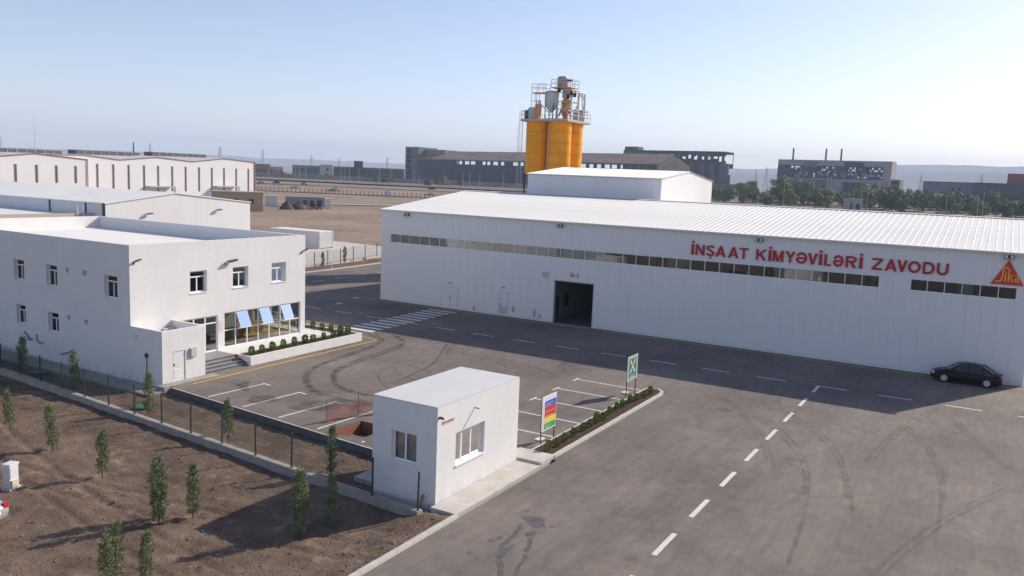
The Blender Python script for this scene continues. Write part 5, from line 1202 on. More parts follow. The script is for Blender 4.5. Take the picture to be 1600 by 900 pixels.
    for q in range(5):
        a = 1.9+.6*q; MB().tube((dcx+.4*math.cos(a), dcy+.4*math.sin(a), zp+2.0), (dcx+1.0*math.cos(a), dcy+1.0*math.sin(a), zp+.5), .10, 6).build('chute', orange_dark, ds)
    zh = zp+4.2
    MB().lathe([(.55, 3.9), (.75, 4.2)], 14, (dcx, dcy, zp)).build('neck', fg, ds)
    MB().box(cx-1.0, cx+1.6, cy-1.75, cy+1.2, zh, zh+.12).build('head_platform', orange_dark, T)
    rail([(cx-1.0, cy-1.75), (cx-1.0, cy+1.2), (cx+1.6, cy+1.2), (cx+1.6, cy-1.75), (cx-1.0, cy-1.75)], zh+.1, 1.05)
    hd = MB().lathe([(.75, .1), (.80, .5), (.80, 1.35), (.66, 1.6), (.35, 1.66), (.05, 1.66)], 20, (dcx, dcy+.65, zh)).build('elevator_head', mat('head_grey', (.34, .32, .31), .5, .15, 2), T)
    MB().box(cx-.3, cx+.1, cy-1.5, cy-.88, zh+.95, zh+1.15).build('motor', black, hd)
    # conveyor frame on the right
    mb = MB(); fz = zp+3.75
    mb.tube((cx+.2, cy-1.9, fz-.1), (cx+s-.2, cy-1.85, fz), .12, 6); mb.tube((cx+.2, cy-1.9, fz-.45), (cx+s-.2, cy-1.85, fz-.35), .06, 5)
    mb.tube((cx+s-.2, cy-1.85, zp), (cx+s-.2, cy-1.85, fz), .14, 6); mb.tube((cx+s-2.0, cy-2.0, fz), (cx+s-3.0, cy-1.9, zp+1), .08, 5); mb.tube((cx+s-1.6, cy-2.0, fz), (cx+s-.9, cy-2.1, zp+.4), .08, 5); mb.tube((cx+s-1.4, cy-2.0, fz), (cx+s-.2, cy-1.85, fz-1.2), .07, 5)
    mb.build('conveyor_frame', steel, T)
    for (x, y, z) in ((cx-.9, cy-1.9, fz-.3), (cx-.5, cy-2.2, fz-.5), (cx-.9, cy-1.4, fz-.7), (cx-.9, cy+.0, fz+.1)): MB().lathe([(.05, -.3), (.22, -.25), (.22, .25), (.05, .3)], 10, (x, y, z)).build('motor', black, T)
build_silos()

# ================================================================== LEFT BACKGROUND HALLS
def ribbed_box_hall(T, x0, x1, y0, y1, ze, xr, zr, m=panel_white, trim=None, n=24, zb=-.5):
    """hall with its gable toward -y: vertical gable panels, long walls, two roof slopes"""
    f = lambda x: ze+(zr-ze)*((x-x0)/(xr-x0) if x < xr else (x1-x)/(x1-xr))
    for k in range(n):
        a = x0+(x1-x0)/n*k; b = x0+(x1-x0)/n*(k+1)
        pts = [(a+.003, y0, zb), (b-.003, y0, zb), (b-.003, y0, f(b)-.02)]
        if a < xr < b: pts.append((xr, y0, zr-.02))
        pts.append((a+.003, y0, f(a)-.02)); MB().extr(pts, (0, .12, 0)).build('gable_panel', m, T)
    MB().extr([(x0+.02, y0+.02, zb), (x1-.02, y0+.02, zb), (x1-.02, y0+.02, ze-.05), (xr, y0+.02, zr-.06), (x0+.02, y0+.02, ze-.05)], (0, .06, 0)).build('gable_backing', m, T)
    MB().box(x0, x0+.15, y0+.17, y1, zb, ze-.02).build('long_wall', m, T); MB().box(x1-.15, x1, y0+.17, y1, zb, ze-.02).build('long_wall', m, T); MB().box(x0+.15, x1-.15, y1-.15, y1, zb, ze-.1).build('rear_wall', m, T)
    for xe in (x0-.15, x1+.15):
        MB().add([(xe, y0-.15, ze-.02), (xe, y1, ze-.02), (xr, y1, zr), (xr, y0-.15, zr), (xe, y0-.15, ze-.14), (xe, y1, ze-.14), (xr, y1, zr-.12), (xr, y0-.15, zr-.12)],
                 [(0, 1, 2, 3), (7, 6, 5, 4), (0, 3, 7, 4), (1, 5, 6, 2), (0, 4, 5, 1)]).build('roof_slope', roof_white, T)
    if trim:
        for xe in (x0-.15, x1+.15): MB().add([(xe, y0-.2, ze-.2), (xr, y0-.2, zr-.18), (xr, y0-.2, zr+.08), (xe, y0-.2, ze+.06), (xe, y0-.152, ze-.2), (xr, y0-.152, zr-.18), (xr, y0-.152, zr+.08), (xe, y0-.152, ze+.06)], [(0, 1, 2, 3), (7, 6, 5, 4), (3, 2, 6, 7), (0, 4, 5, 1), (1, 5, 6, 2), (0, 3, 7, 4)]).build('roof_trim', trim, T)
T2 = thing('white_shed', 'low white gabled shed directly behind the office roof', 'shed', (79, 130, -.2))
ribbed_box_hall(T2, 67.5, 91.7, 100, 172, 7.95, 78.2, 9.3)
for y in (104, 112, 130, 150): MB().box(67.36, 67.5, y, y+.2, 4, 7.9).build('downpipe', steel_dark, T2)
MB().box(67.3, 67.49, 100.1, 100.4, 3, 7.9).build('downpipe', steel_dark, T2)
for (x, z, l) in ((73.2, 6.35, 'left arm lamp on the gable of the low white shed'), (84.9, 6.7, 'right arm lamp on the gable of the low white shed')): wall_lamp((x, 99.98, z), math.pi/2, l, 1.3)
FR = thing('flat_roof_block', 'low flat-roofed block with pale roof between office and shed', 'building', (57, 120, 0))
MB().box(40, 67.2, 102.2, 160, -.4, 6.1).build('wall', mat('cream_wall', (.56, .49, .42), .85), FR)
MB().box(40.3, 67.2, 102.6, 160, 6.105, 6.25).build('roof', mat('pale_flat_roof', (.66, .66, .68), .8, .06, .2), FR)
MB().box(40, 67.2, 102.15, 102.6, 6.105, 6.55).build('parapet', mat('parapet_tan', (.50, .42, .35), .85), FR)
ld = thing('roof_ladder', 'white hooped ladder top at the corner of the flat roof', 'ladder', (66, 102.1, 0))
MB().tube((65.0, 102.05, 2), (65.0, 102.05, 7.6), .05, 6).tube((65.8, 102.05, 2), (65.8, 102.05, 7.6), .05, 6).build('stile', pvc, ld)
rg = MB()
for k in range(16): rg.tube((65.0, 102.05, 2.2+.3*k), (65.8, 102.05, 2.2+.3*k), .025, 5)
rg.build('rung', pvc, ld)
# big white factory with red roof trim and slit windows
def build_factory():
    red = mat('red_trim', (.30, .09, .08), .7); slit = mat('slit_frame', (.30, .30, .30), .6); wm = mat('factory_panel', (.73, .72, .72), .7, .03, .05)
    def hall(name, label, x0, x1, y0, y1, peaks, base, wins, wz):
        T = thing(name, label, 'factory', ((x0+x1)/2, y0, base))
        pts = [(x, y0, z) for x, z in peaks]
        holes = [(a-.46, a+.46, wz[0], wz[1]) for a in wins]
        zmin = min(z for _, z in peaks)-.05
        wall_mesh((1, 0, 0), (0, 0, 1), (0, 1, 0), (0, y0, 0), x0, x1, base-1, zmin, .5, holes).build('front_wall', wm, T)
        MB().extr([(x0, y0, zmin)]+pts+[(x1, y0, zmin)], (0, .5, 0)).build('gable_top', wm, T)
        for a in wins:
            W = pane_mb(lambda u, v, k: (u, y0+.3+k, v), a-.46, a+.46, wz[0], wz[1], 0).build('slit_window', mat('slit_glass', (.30, .30, .29), .3, .15, .3), T)
            for k in range(1, 4): zz = wz[0]+(wz[1]-wz[0])*k/4; MB().box(a-.45, a+.45, y0+.2, y0+.3, zz-.05, zz+.05).build('glazing_bar', slit, W)
        for (xa, za), (xb, zb_) in zip(peaks, peaks[1:]):
            MB().add([(xa, y0-.1, za), (xb, y0-.1, zb_), (xb, y1, zb_), (xa, y1, za), (xa, y0-.1, za-.2), (xb, y0-.1, zb_-.2), (xb, y1, zb_-.2), (xa, y1, za-.2)], [(0, 1, 2, 3), (7, 6, 5, 4), (0, 4, 5, 1), (2, 6, 7, 3), (1, 5, 6, 2), (3, 7, 4, 0)]).build('roof_slope', mat('factory_roof', (.56, .54, .52), .7, .06, .05), T)
            MB().extr([(xa, y0-.13, za-.12), (xb, y0-.13, zb_-.12), (xb, y0-.13, zb_+.06), (xa, y0-.13, za+.06)], (0, -.12, 0)).build('roof_trim', red, T)
        MB().box(x1-.5, x1, y0+.5, y1, base-1, peaks[-1][1]-.2).build('side_wall', wm, T)
        MB().box(x0, x0+.5, y0+.5, y1, base-1, peaks[0][1]-.2).build('side_wall', wm, T)
        return T
    # nearer hall: right corner at x ~136 px; farther hall runs on to x ~398 px
    yA, yB = 232.0, 242.0
    def X(px, py, Y): d = ray(px, py); return d.x/d.y*Y
    def Z(px, py, Y): d = ray(px, py); return CAM_H+d.z/d.y*Y
    xc = X(136, 270, yA); xe = X(398, 270, yB)
    A = hall('white_factory', 'nearer big white hall with red gable trim and slit windows, far left', X(-120, 240, yA), xc, yA, yA+60,
         [(X(-120, 250, yA), Z(-60, 249, yA)), (X(-70, 243, yA), Z(-70, 247, yA)), (X(0, 243, yA), Z(0, 243.2, yA)), (X(55, 239, yA), Z(55, 239.3, yA)), (xc, Z(136, 249, yA))], 0, [X(p, 270, yA) for p in (-48, -12, 24, 57, 88, 118)], (Z(88, 286, yA), Z(88, 258.5, yA)))
    MB().box(xc-.02, xc+.2, yA-.25, yA-.13, 0, Z(136, 249, yA)).build('corner_trim', red, A)
    B = hall('white_factory', 'farther big white hall with zigzag roof and slit windows', xc-22, xe, yB, yB+60,
         [(xc-22, Z(92, 243.5, yB)), (X(132, 242, yB), Z(132, 242, yB)), (X(187, 249.5, yB), Z(187, 249.5, yB)), (X(245, 245.3, yB), Z(245, 245.3, yB)), (X(300, 252.3, yB), Z(300, 252.3, yB)), (X(350, 247.5, yB), Z(350, 247.5, yB)), (xe, Z(398, 253.5, yB))], 0,
         [X(p, 270, yB) for p in (152, 177, 201, 225, 247, 269, 290, 311, 331, 350, 369, 388)], (Z(269, 299, yB), Z(269, 260, yB)))
    MB().box(xe-.2, xe+.2, yB-.25, yB-.13, 0, Z(398, 253.5, yB)).build('corner_trim', red, B)
    mon = mat('roof_monitor_dark', (.10, .10, .105), .8, .2, .3)
    for T_, p0, p1, yt, yb_, Y in ((A, -20, 97, 233, 241, yA+45), (B, 119, 218, 236.5, 245, yB+48), (B, 238, 322, 239.5, 248, yB+48)):
        x0, x1 = X(p0, yt, Y), X(p1, yt, Y); m = MB().box(x0, x1, Y, Y+5, Z(p1, yb_, Y)-1.5, Z((p0+p1)/2, (yt+yt)/2, Y)).build('roof_monitor', mon, T_)
        n = int((x1-x0)/3)
        for k in range(1, n): x = x0+(x1-x0)*k/n; MB().box(x-.1, x+.1, Y-.12, Y-.004, Z(p1, yb_, Y)-1.4, Z((p0+p1)/2, yt, Y)-.1).build('monitor_post', trim_grey, m)
    # canopies over two gates
    for (p, l) in ((247, 'l'), (350, 'r')):
        x = X(p, 290, yB); MB().box(x-5, x+5, yB-2.5, yB-.26, Z(p, 290.5, yB)-.4, Z(p, 290.5, yB)).box(x+4.6, x+5, yB-2.5, yB-2.1, 0, Z(p, 290.5, yB)-.4).build('canopy', trim_grey, B)
build_factory()

# ================================================================== YARD BEHIND: containers, sheds, heaps
def container(label, loc, rz, L=6.1, W=2.45, H=2.6, c=(.66, .65, .65), name='container', rib=.28):
    T = thing(name, label, 'container', loc, None, rz, world=False); m = mat('container_'+str(c), c, .5, .06, .8)
    def side(a, b):
        mb = MB(); a = Vector(a); b = Vector(b); d = b-a; ln = d.length; d.normalize(); nrm = Vector((d.y, -d.x, 0)); n = int(ln/rib); P = []
        for k in range(n):
            u = ln*k/n; q = ln/n
            P += [(u, 0), (u+q*.35, 0), (u+q*.5, -.045), (u+q*.85, -.045)]
        P.append((ln, 0)); k = len(P)
        mb.v = [tuple(a+d*u+nrm*w_+Vector((0, 0, z))) for z in (.12, H-.1) for u, w_ in P]; mb.f = [(i, i+1, k+i+1, k+i) for i in range(k-1)]; return mb
    c4 = [(-L/2, -W/2, 0), (L/2, -W/2, 0), (L/2, W/2, 0), (-L/2, W/2, 0)]
    for i in range(4): side(c4[i], c4[(i+1) % 4]).build('side_sheet', m, T)
    fr = MB()
    for x, y, _ in c4: fr.box(x-.06, x+.06, y-.06, y+.06, 0, H)
    fr.box(-L/2+.06, L/2-.06, -W/2-.05, -W/2+.05, 0, .14).box(-L/2+.06, L/2-.06, W/2-.05, W/2+.05, 0, .14).build('corner_frame', m, T)
    MB().box(-L/2, L/2, -W/2, W/2, H-.1, H).build('roof', mat('container_roof', (.74, .73, .72), .6), T)
    return T
container('long white shipping container behind the office on the pale pad', (107.2, 104.4, -.02), math.radians(93), L=11.0, W=3.4, H=2.9)
def rectshed(name, label, cat, px0, px1, ytop, D, depth, m, roofm=None, group=None, wins=(), extra=0):
    """far box building facing the camera: front corners on two pixel columns at distance D"""
    ax, ay = far_xy(px0, D); bx, by = far_xy(px1, D+extra); zb = terrain(ax, ay)-.3
    h = far_z((px0+px1)/2, ytop, D)-zb; L = math.hypot(bx-ax, by-ay); rz = math.atan2(by-ay, bx-ax)
    T = thing(name, label, cat, (ax, ay, zb), group, rz, world=False)
    wall_mesh((1, 0, 0), (0, 0, 1), (0, 1, 0), (0, 0, 0), 0, L, 0, h, .3, [(L*a, L*b, h*c, h*d) for a, b, c, d in wins]).build('front_wall', m, T)
    MB().box(0, .3, .301, depth, 0, h).build('side_wall', m, T); MB().box(L-.3, L, .301, depth, 0, h).build('side_wall', m, T); MB().box(.3, L-.3, depth-.3, depth, 0, h).build('rear_wall', m, T)
    MB().box(-.2, L+.2, -.2, depth+.2, h+.001, h+.3).build('roof', roofm or m, T)
    for a, b, c, d in wins: MB().box(L*a, L*b, .2, .25, h*c, h*d).build('window', mat('far_window', (.05, .055, .06), .3), T)
    return T
tan = mat('tan_render', (.42, .32, .22), .9, .08, .3); offw = mat('offwhite_panel', (.62, .61, .59), .7, .06, .5)
rectshed('site_hut', 'tan site hut right beside the big white factory', 'hut', 330, 411, 301, 265, 8, tan, tan, None, [(.15, .25, .45, .7), (.42, .52, .45, .7), (.72, .82, .45, .7)])
rectshed('site_cabin', 'small white cabin between tan hut and grey shed', 'cabin', 414, 433, 307, 300, 3, offw)
rectshed('long_shed', 'long grey open-fronted shed behind the dark earth heaps', 'shed', 446, 508, 309, 300, 6, mat('grey_block', (.28, .28, .29), .9, .1, .3), None, None, [(.45, .55, .1, .75), (.62, .72, .1, .75), (.8, .93, .1, .8)])
rectshed('site_cabin', 'white cabin at the right end of the long grey shed', 'cabin', 508.6, 517, 311.5, 292, 3, offw)
def heap(label, px, D, r, h, m, group=None, seed=1, name='earth_heap'):
    x, y = far_xy(px, D); z = terrain(x, y)-.15; mb = MB(); n, k = 26, 8
    for j in range(k+1):
        for i in range(n):
            a = 6.283*i/n; t = j/k; rr = r*t*(1+.22*noise.noise((math.cos(a)*1.5, math.sin(a)*1.5, seed)))
            mb.v.append((rr*math.cos(a), rr*math.sin(a), h*(1-t)**.8*(1+.25*noise.noise((rr*.6, a, seed*3))) if j < k else -.3))
    for j in range(k):
        for i in range(n): mb.f.append((j*n+i, (j+1)*n+i, (j+1)*n+(i+1) % n, j*n+(i+1) % n))
    o = mb.build(name, m, smooth=True); o.location = (x, y, z); return tag(o, label, 'heap', group)
earth = mat('heap_earth', (.10, .075, .06), .95, .3, .5); earth2 = mat('heap_earth_tan', (.20, .15, .11), .95, .3, .4)
heap('dark earth heap at the left end of the grey shed', 448.5, 282, 2.6, 3.0, earth, 'earth heaps', 1); heap('broad dark earth heap in front of the grey shed', 468, 284, 3.6, 2.7, earth, 'earth heaps', 2); heap('lower dark earth heap right of the broad one by the shed', 477, 286, 2.2, 2.0, earth, 'earth heaps', 3)
heap('small brown heap on the far field, left one', 463, 500, 4.5, 1.6, earth2, 'field heaps', 4); heap('small brown heap on the far field, middle one', 525, 480, 5.5, 2.2, earth2, 'field heaps', 5); heap('small brown heap on the far field, right one near the road', 674, 470, 4.5, 1.7, earth2, 'field heaps', 6)
rp = mat('machine_red', (.35, .06, .05), .5)
for px, l in ((491, 'small red machine parked left in front of the grey shed'), (500, 'small red machine parked beside the white cabin')):
    x, y = far_xy(px, 284); T = thing('small_machine', l, 'machine', (x, y, terrain(x, y)), None, .6, world=False)
    MB().box(-.9, .5, -.6, .6, .45, 1.2).build('body', rp, T, bevel=.08); MB().box(.0, .5, -.5, .5, 1.2, 2.0).build('cab', black, T)
    for sx in (-.6, .5):
        for sy in (-.6, .6): wl = MB().lathe([(.02, -.12), (.35, -.12), (.35, .12), (.02, .12)], 14).build('wheel', black, T); wl.rotation_euler = (math.pi/2, 0, 0); wl.location = (sx, sy, .35)
# second mesh fence on the far verge
def far_fence():
    T = thing('wire_fence', 'thin wire fence on the far verge before the pale pad', 'fence', (95, 83, 0))
    P = [(82.0, 80.6), (86.12, 81.37), (89.74, 82.26), (93.05, 82.82), (97.24, 84.01), (100.47, 84.44), (104.24, 85.22), (108.5, 86.0), (113, 86.9)]
    for x, y in P: MB().box(x-.04, x+.04, y-.04, y+.04, -.3, 2.0).build('post', green_post, T)
    for a, b in zip(P, P[1:]):
        mb = MB()
        for z in (.15, .75, 1.35, 1.9): mb.tube((*a, z), (*b, z), .008, 4)
        n = 22
        for k in range(1, n): t = k/n; x = a[0]+(b[0]-a[0])*t; y = a[1]+(b[1]-a[1])*t; mb.box(x-.004, x+.004, y-.004, y+.004, .0, 1.9)
        mb.build('wire_panel', green_post, T)
    tag(MB().tube((85.4, 77.6, -.1), (85.4, 77.6, .95), .07, 10, .06).build('marker_post', pvc), 'small white marker post on the far kerb', 'post')
far_fence()
# concrete post fence across the field
def post_fence():
    T = thing('concrete_post_fence', 'long row of dark concrete fence posts across the dry field', 'fence', (*far_xy(550, 440), 0))
    pm = MB().box(-.12, .12, -.12, .12, 0, 2.4).mesh('post', old_dark); n = 46
    mb = MB(); prev = None
    for k in range(n):
        px = 402+ (705-402)*k/(n-1); D = 452-20*k/n; x, y = far_xy(px, D); z = terrain(x, y)-.1
        attach(inst('post', pm, None, (x, y, z)), T)
        if prev:
            (xa, ya, za) = prev; d = Vector((x-xa, y-ya, 0)).normalized(); p = Vector((-d.y, d.x, 0))*.1
            MB().add([(xa-p.x, ya-p.y, za-.3), (x-p.x, y-p.y, z-.3), (x+p.x, y+p.y, z-.3), (xa+p.x, ya+p.y, za-.3), (xa-p.x, ya-p.y, za+.55), (x-p.x, y-p.y, z+.55), (x+p.x, y+p.y, z+.55), (xa+p.x, ya+p.y, za+.55)],
                     [(0, 3, 2, 1), (4, 5, 6, 7), (0, 1, 5, 4), (1, 2, 6, 5), (2, 3, 7, 6), (3, 0, 4, 7)]).build('low_wall', old_concrete, T)
        prev = (x, y, z)
post_fence()
rectshed('field_hut', 'tiny white hut among the fence posts on the field', 'hut', 601.5, 610, 294.5, 445, 3, offw)
# field track and far road
def far_band(name, m, row, wd, z=.06):
    mb = MB(); Q = []
    for px, D in row: Q.append(far_xy(px, D))
    n = len(Q); mid = Vector((math.cos(YAW), math.sin(YAW)))
    pts = []
    for i in range(n-1):
        for k in range(12):
            t = k/12; pts.append((Q[i][0]+(Q[i+1][0]-Q[i][0])*t, Q[i][1]+(Q[i+1][1]-Q[i][1])*t))
    pts.append(Q[-1])
    for x, y in pts:
        for s in (-.5, 0, .5):
            a, b = x+mid.x*wd*s, y+mid.y*wd*s; mb.v.append((a, b, terrain(a, b)+z+.24))
    for i in range(len(pts)-1):
        for j in range(2): mb.f.append((3*i+j, 3*i+j+1, 3*i+j+4, 3*i+j+3))
    return struct(mb.build(name, m))
far_band('field_track', mat('pale_track', (.42, .37, .31), .95, .1, .1), [(430, 330), (560, 330), (700, 345), (830, 360)], 7)
far_band('far_road', mat('far_asphalt', (.20, .18, .165), .9, .1, .05), [(300, 560), (500, 550), (700, 530), (900, 520), (1200, 560), (1700, 600)], 30)
far_band('road_embankment', mat('dull_grass', (.16, .14, .085), .95, .25, .05), [(300, 640), (500, 620), (700, 595), (900, 580), (1100, 600)], 60, z=.5)
far_band('right_road', mat('right_asphalt', (.14, .13, .12), .9, .1, .05), [(1100, 512), (1300, 508), (1500, 502), (1750, 495)], 22)
far_band('right_meadow', mat('olive_grass', (.13, .125, .06), .95, .3, .06), [(1050, 455), (1300, 450), (1500, 445), (1750, 440)], 110, z=.03)
car_paints = {'white': (.62, .62, .62), 'dark': (.03, .035, .045), 'silver blue': (.35, .42, .5), 'blue': (.03, .07, .25)}
SETS = {k: car_mesh_set(mat('paint_'+k, c, .3, coat=.4), k.replace(' ', '_')) for k, c in car_paints.items()}
for px, D, k, l, g in ((409, 540, 'white', 'small white car on the far road beside the white factory corner', 'cars on the far road'), (432, 545, 'dark', 'dark car on the far road behind the tan hut', 'cars on the far road'), (476, 540, 'silver blue', 'silver blue car on the far road left of the green building', 'cars on the far road'),
                    (675, 535, 'dark', 'dark car on the far road before the derelict hall', 'cars on the far road'), (762, 520, 'blue', 'blue car on the far road left of the orange silos', 'cars on the far road'),
                    (1393, 508, 'white', 'white car parked in front of the right-hand trees', 'cars by the trees'), (1412, 510, 'dark', 'dark car parked next to the white one by the trees', 'cars by the trees'), (1470, 506, 'silver blue', 'pale car parked before the low grey building, far right', 'cars by the trees'), (1523, 480, 'white', 'white car passing just above the right end of the roof', 'cars by the trees')):
    x, y = far_xy(px, D); car('distant_car', l, (x, y, terrain(x, y)+.32), YAW-math.pi/2 if k != 'dark' else YAW+math.pi/2, SETS[k], g, detail=False, scale=1.05 if k != 'blue' else 1.3)

# ================================================================== DERELICT WORKS ON THE HORIZON
def derelict_hall():
    D0, D1 = 850, 655; ax, ay = far_xy(653, D0); bx, by = far_xy(1025, D1); zb = 3.5; L = math.hypot(bx-ax, by-ay); rz = math.atan2(by-ay, bx-ax)
    T = thing('derelict_hall', 'long dark derelict hall with brown roof behind the silos', 'hall', (ax, ay, zb), None, rz, world=False)
    ze = far_z(653, 247.8, D0)-zb; zr = ze+8.5; dep = 46
    rnd = random.Random(6); holes = []; u = L*.16
    while u < L-8:
        wd = rnd.choice((5.5, 6.5, 4.5)); 
        if rnd.random() < .82: holes.append((u, u+wd, ze-4.3, ze-1.3))
        u += wd+rnd.choice((1.6, 2.2, 3.4))
    wall_mesh((1, 0, 0), (0, 0, 1), (0, 1, 0), (0, 0, 0), 0, L, 0, ze, .6, holes).build('front_wall', old_dark, T)
    for u in range(0, int(L), 12): MB().box(u, u+.8, -.5, -.002, 0, ze-4.6).build('pilaster', old_dark, T)
    MB().box(0, L, dep-.6, dep, 0, ze-5).build('rear_wall', old_dark, T)
    for u in (0, L-.6): MB().extr([(u, .6, 0), (u, dep-.6, 0), (u, dep-.6, ze-.2), (u, dep/2, zr-.4), (u, .6, ze-.2)], (.6, 0, 0)).build('end_wall', old_concrete, T)
    xoff = 18
    MB().add([(-.5, -1.2, ze), (L+.5, -1.2, ze), (L+.5, dep/2, zr), (xoff-18.5, dep/2, zr), (-.5, -1.2, ze-.7), (L+.5, -1.2, ze-.7), (L+.5, dep/2, zr-.7), (-.5, dep/2, zr-.7)], [(0, 1, 2, 3), (7, 6, 5, 4), (0, 4, 5, 1), (1, 5, 6, 2), (2, 6, 7, 3), (3, 7, 4, 0)]).build('roof_slope', old_brown, T)
    MB().add([(-.5, dep/2, zr), (L+.5, dep/2, zr), (L+.5, dep, ze+3), (-.5, dep, ze+3)], [(0, 1, 2, 3)]).build('roof_slope', old_brown, T)
    # stair tower at the left end
    ax, ay = far_xy(633, 862); bx, by = far_xy(653, 851); rz2 = math.atan2(by-ay, bx-ax); L2 = math.hypot(bx-ax, by-ay); h = far_z(640, 230.5, 855)-zb
    S = thing('derelict_tower', 'derelict concrete tower with open stair bays left of the dark hall', 'tower', (ax, ay, zb), None, rz2, world=False)
    bays = [(1.5, L2*.45, h*(.06+.155*k), h*(.06+.155*k+.115)) for k in range(6)]
    wall_mesh((1, 0, 0), (0, 0, 1), (0, 1, 0), (0, 0, 0), 0, L2, 0, h, .6, bays).build('front_wall', old_concrete, S)
    for k in range(6): MB().box(1.0, L2*.5, .62, 4, h*(.06+.155*k)-.5, h*(.06+.155*k)-.1).build('floor_slab', old_dark, S)
    MB().box(0, .6, .6, 30, 0, h).build('side_wall', old_concrete, S); MB().box(L2-.6, L2, .6, 30, 0, h).build('side_wall', old_concrete, S); MB().box(.6, L2-.6, 8, 8.5, 0, h).build('inner_wall', dark_in, S); MB().box(0, L2, 0, 30, h+.01, h+.8).build('roof', old_concrete, S)
    MB().box(L2, L2*2.55, 10, 30, ze*.7, h-1.2).build('upper_block', mat('pale_old', (.24, .215, .19), .9, .12, .1), S)
    # block behind the right half
    ax, ay = far_xy(972, 800); bx, by = far_xy(1129, 760); rz3 = math.atan2(by-ay, bx-ax); L3 = math.hypot(bx-ax, by-ay); zt = far_z(1060, 237.5, 780)-zb; zl = far_z(1070, 254, 778)-zb
    B = thing('derelict_block', 'tall dark derelict block with holed top storey behind the hall', 'building', (ax, ay, zb), None, rz3, world=False)
    hs = []
    for k in range(9): 
        u = L3*(.42+.06*k)+rnd.uniform(-1, 1)
        if u < L3*.93: hs.append((u, u+rnd.uniform(2, 3.5), zl+2+rnd.uniform(0, 2), zl+6+rnd.uniform(-1, 1)))
    hs.append((L3*.95, L3*.975, zl+1, zt-2)); hs.append((L3*.33, L3*.345, zl+1, zt-2))
    wall_mesh((1, 0, 0), (0, 0, 1), (0, 1, 0), (0, 0, 0), 0, L3, zl-10, zt, .5, hs).build('top_wall', old_dark, B)
    MB().box(0, L3*.26, .0-.4, -.01, zl-10, zt-.5).build('pale_bay', old_concrete, B)
    wall_mesh((1, 0, 0), (0, 0, 1), (0, 1, 0), (0, 22, 0), 0, L3, zl-4, zt, .5, [(a-2, b+2, c-1, d+1) for a, b, c, d in hs]).build('rear_wall', old_dark, B)
    MB().box(0, L3, 0, 22.5, zt+.01, zt+1).build('roof', old_dark, B)
    MB().box(0, L3*.135, 2, 14, zt+1.01, zt+4.2).build('roof_house', old_concrete, B); MB().box(L3*.04, L3*.08, 1.9, 1.99, zt+1.5, zt+3.2).build('opening', dark_in, B)
    for k in range(5):
        u = L3*(.60+.096*k); MB().lathe([(L3*.048, 0), (L3*.048, zl)], 20, (u, 4, 0)).build('bin', old_concrete, B, smooth=False)
    MB().box(0, L3*.44, .0, 20, 0, zl-10.01).build('lower_wall', old_dark, B)
    MB().box(L3*.44, L3*.53, 12, 20, 0, zl-10.01).build('lower_wall', old_dark, B)
derelict_hall()
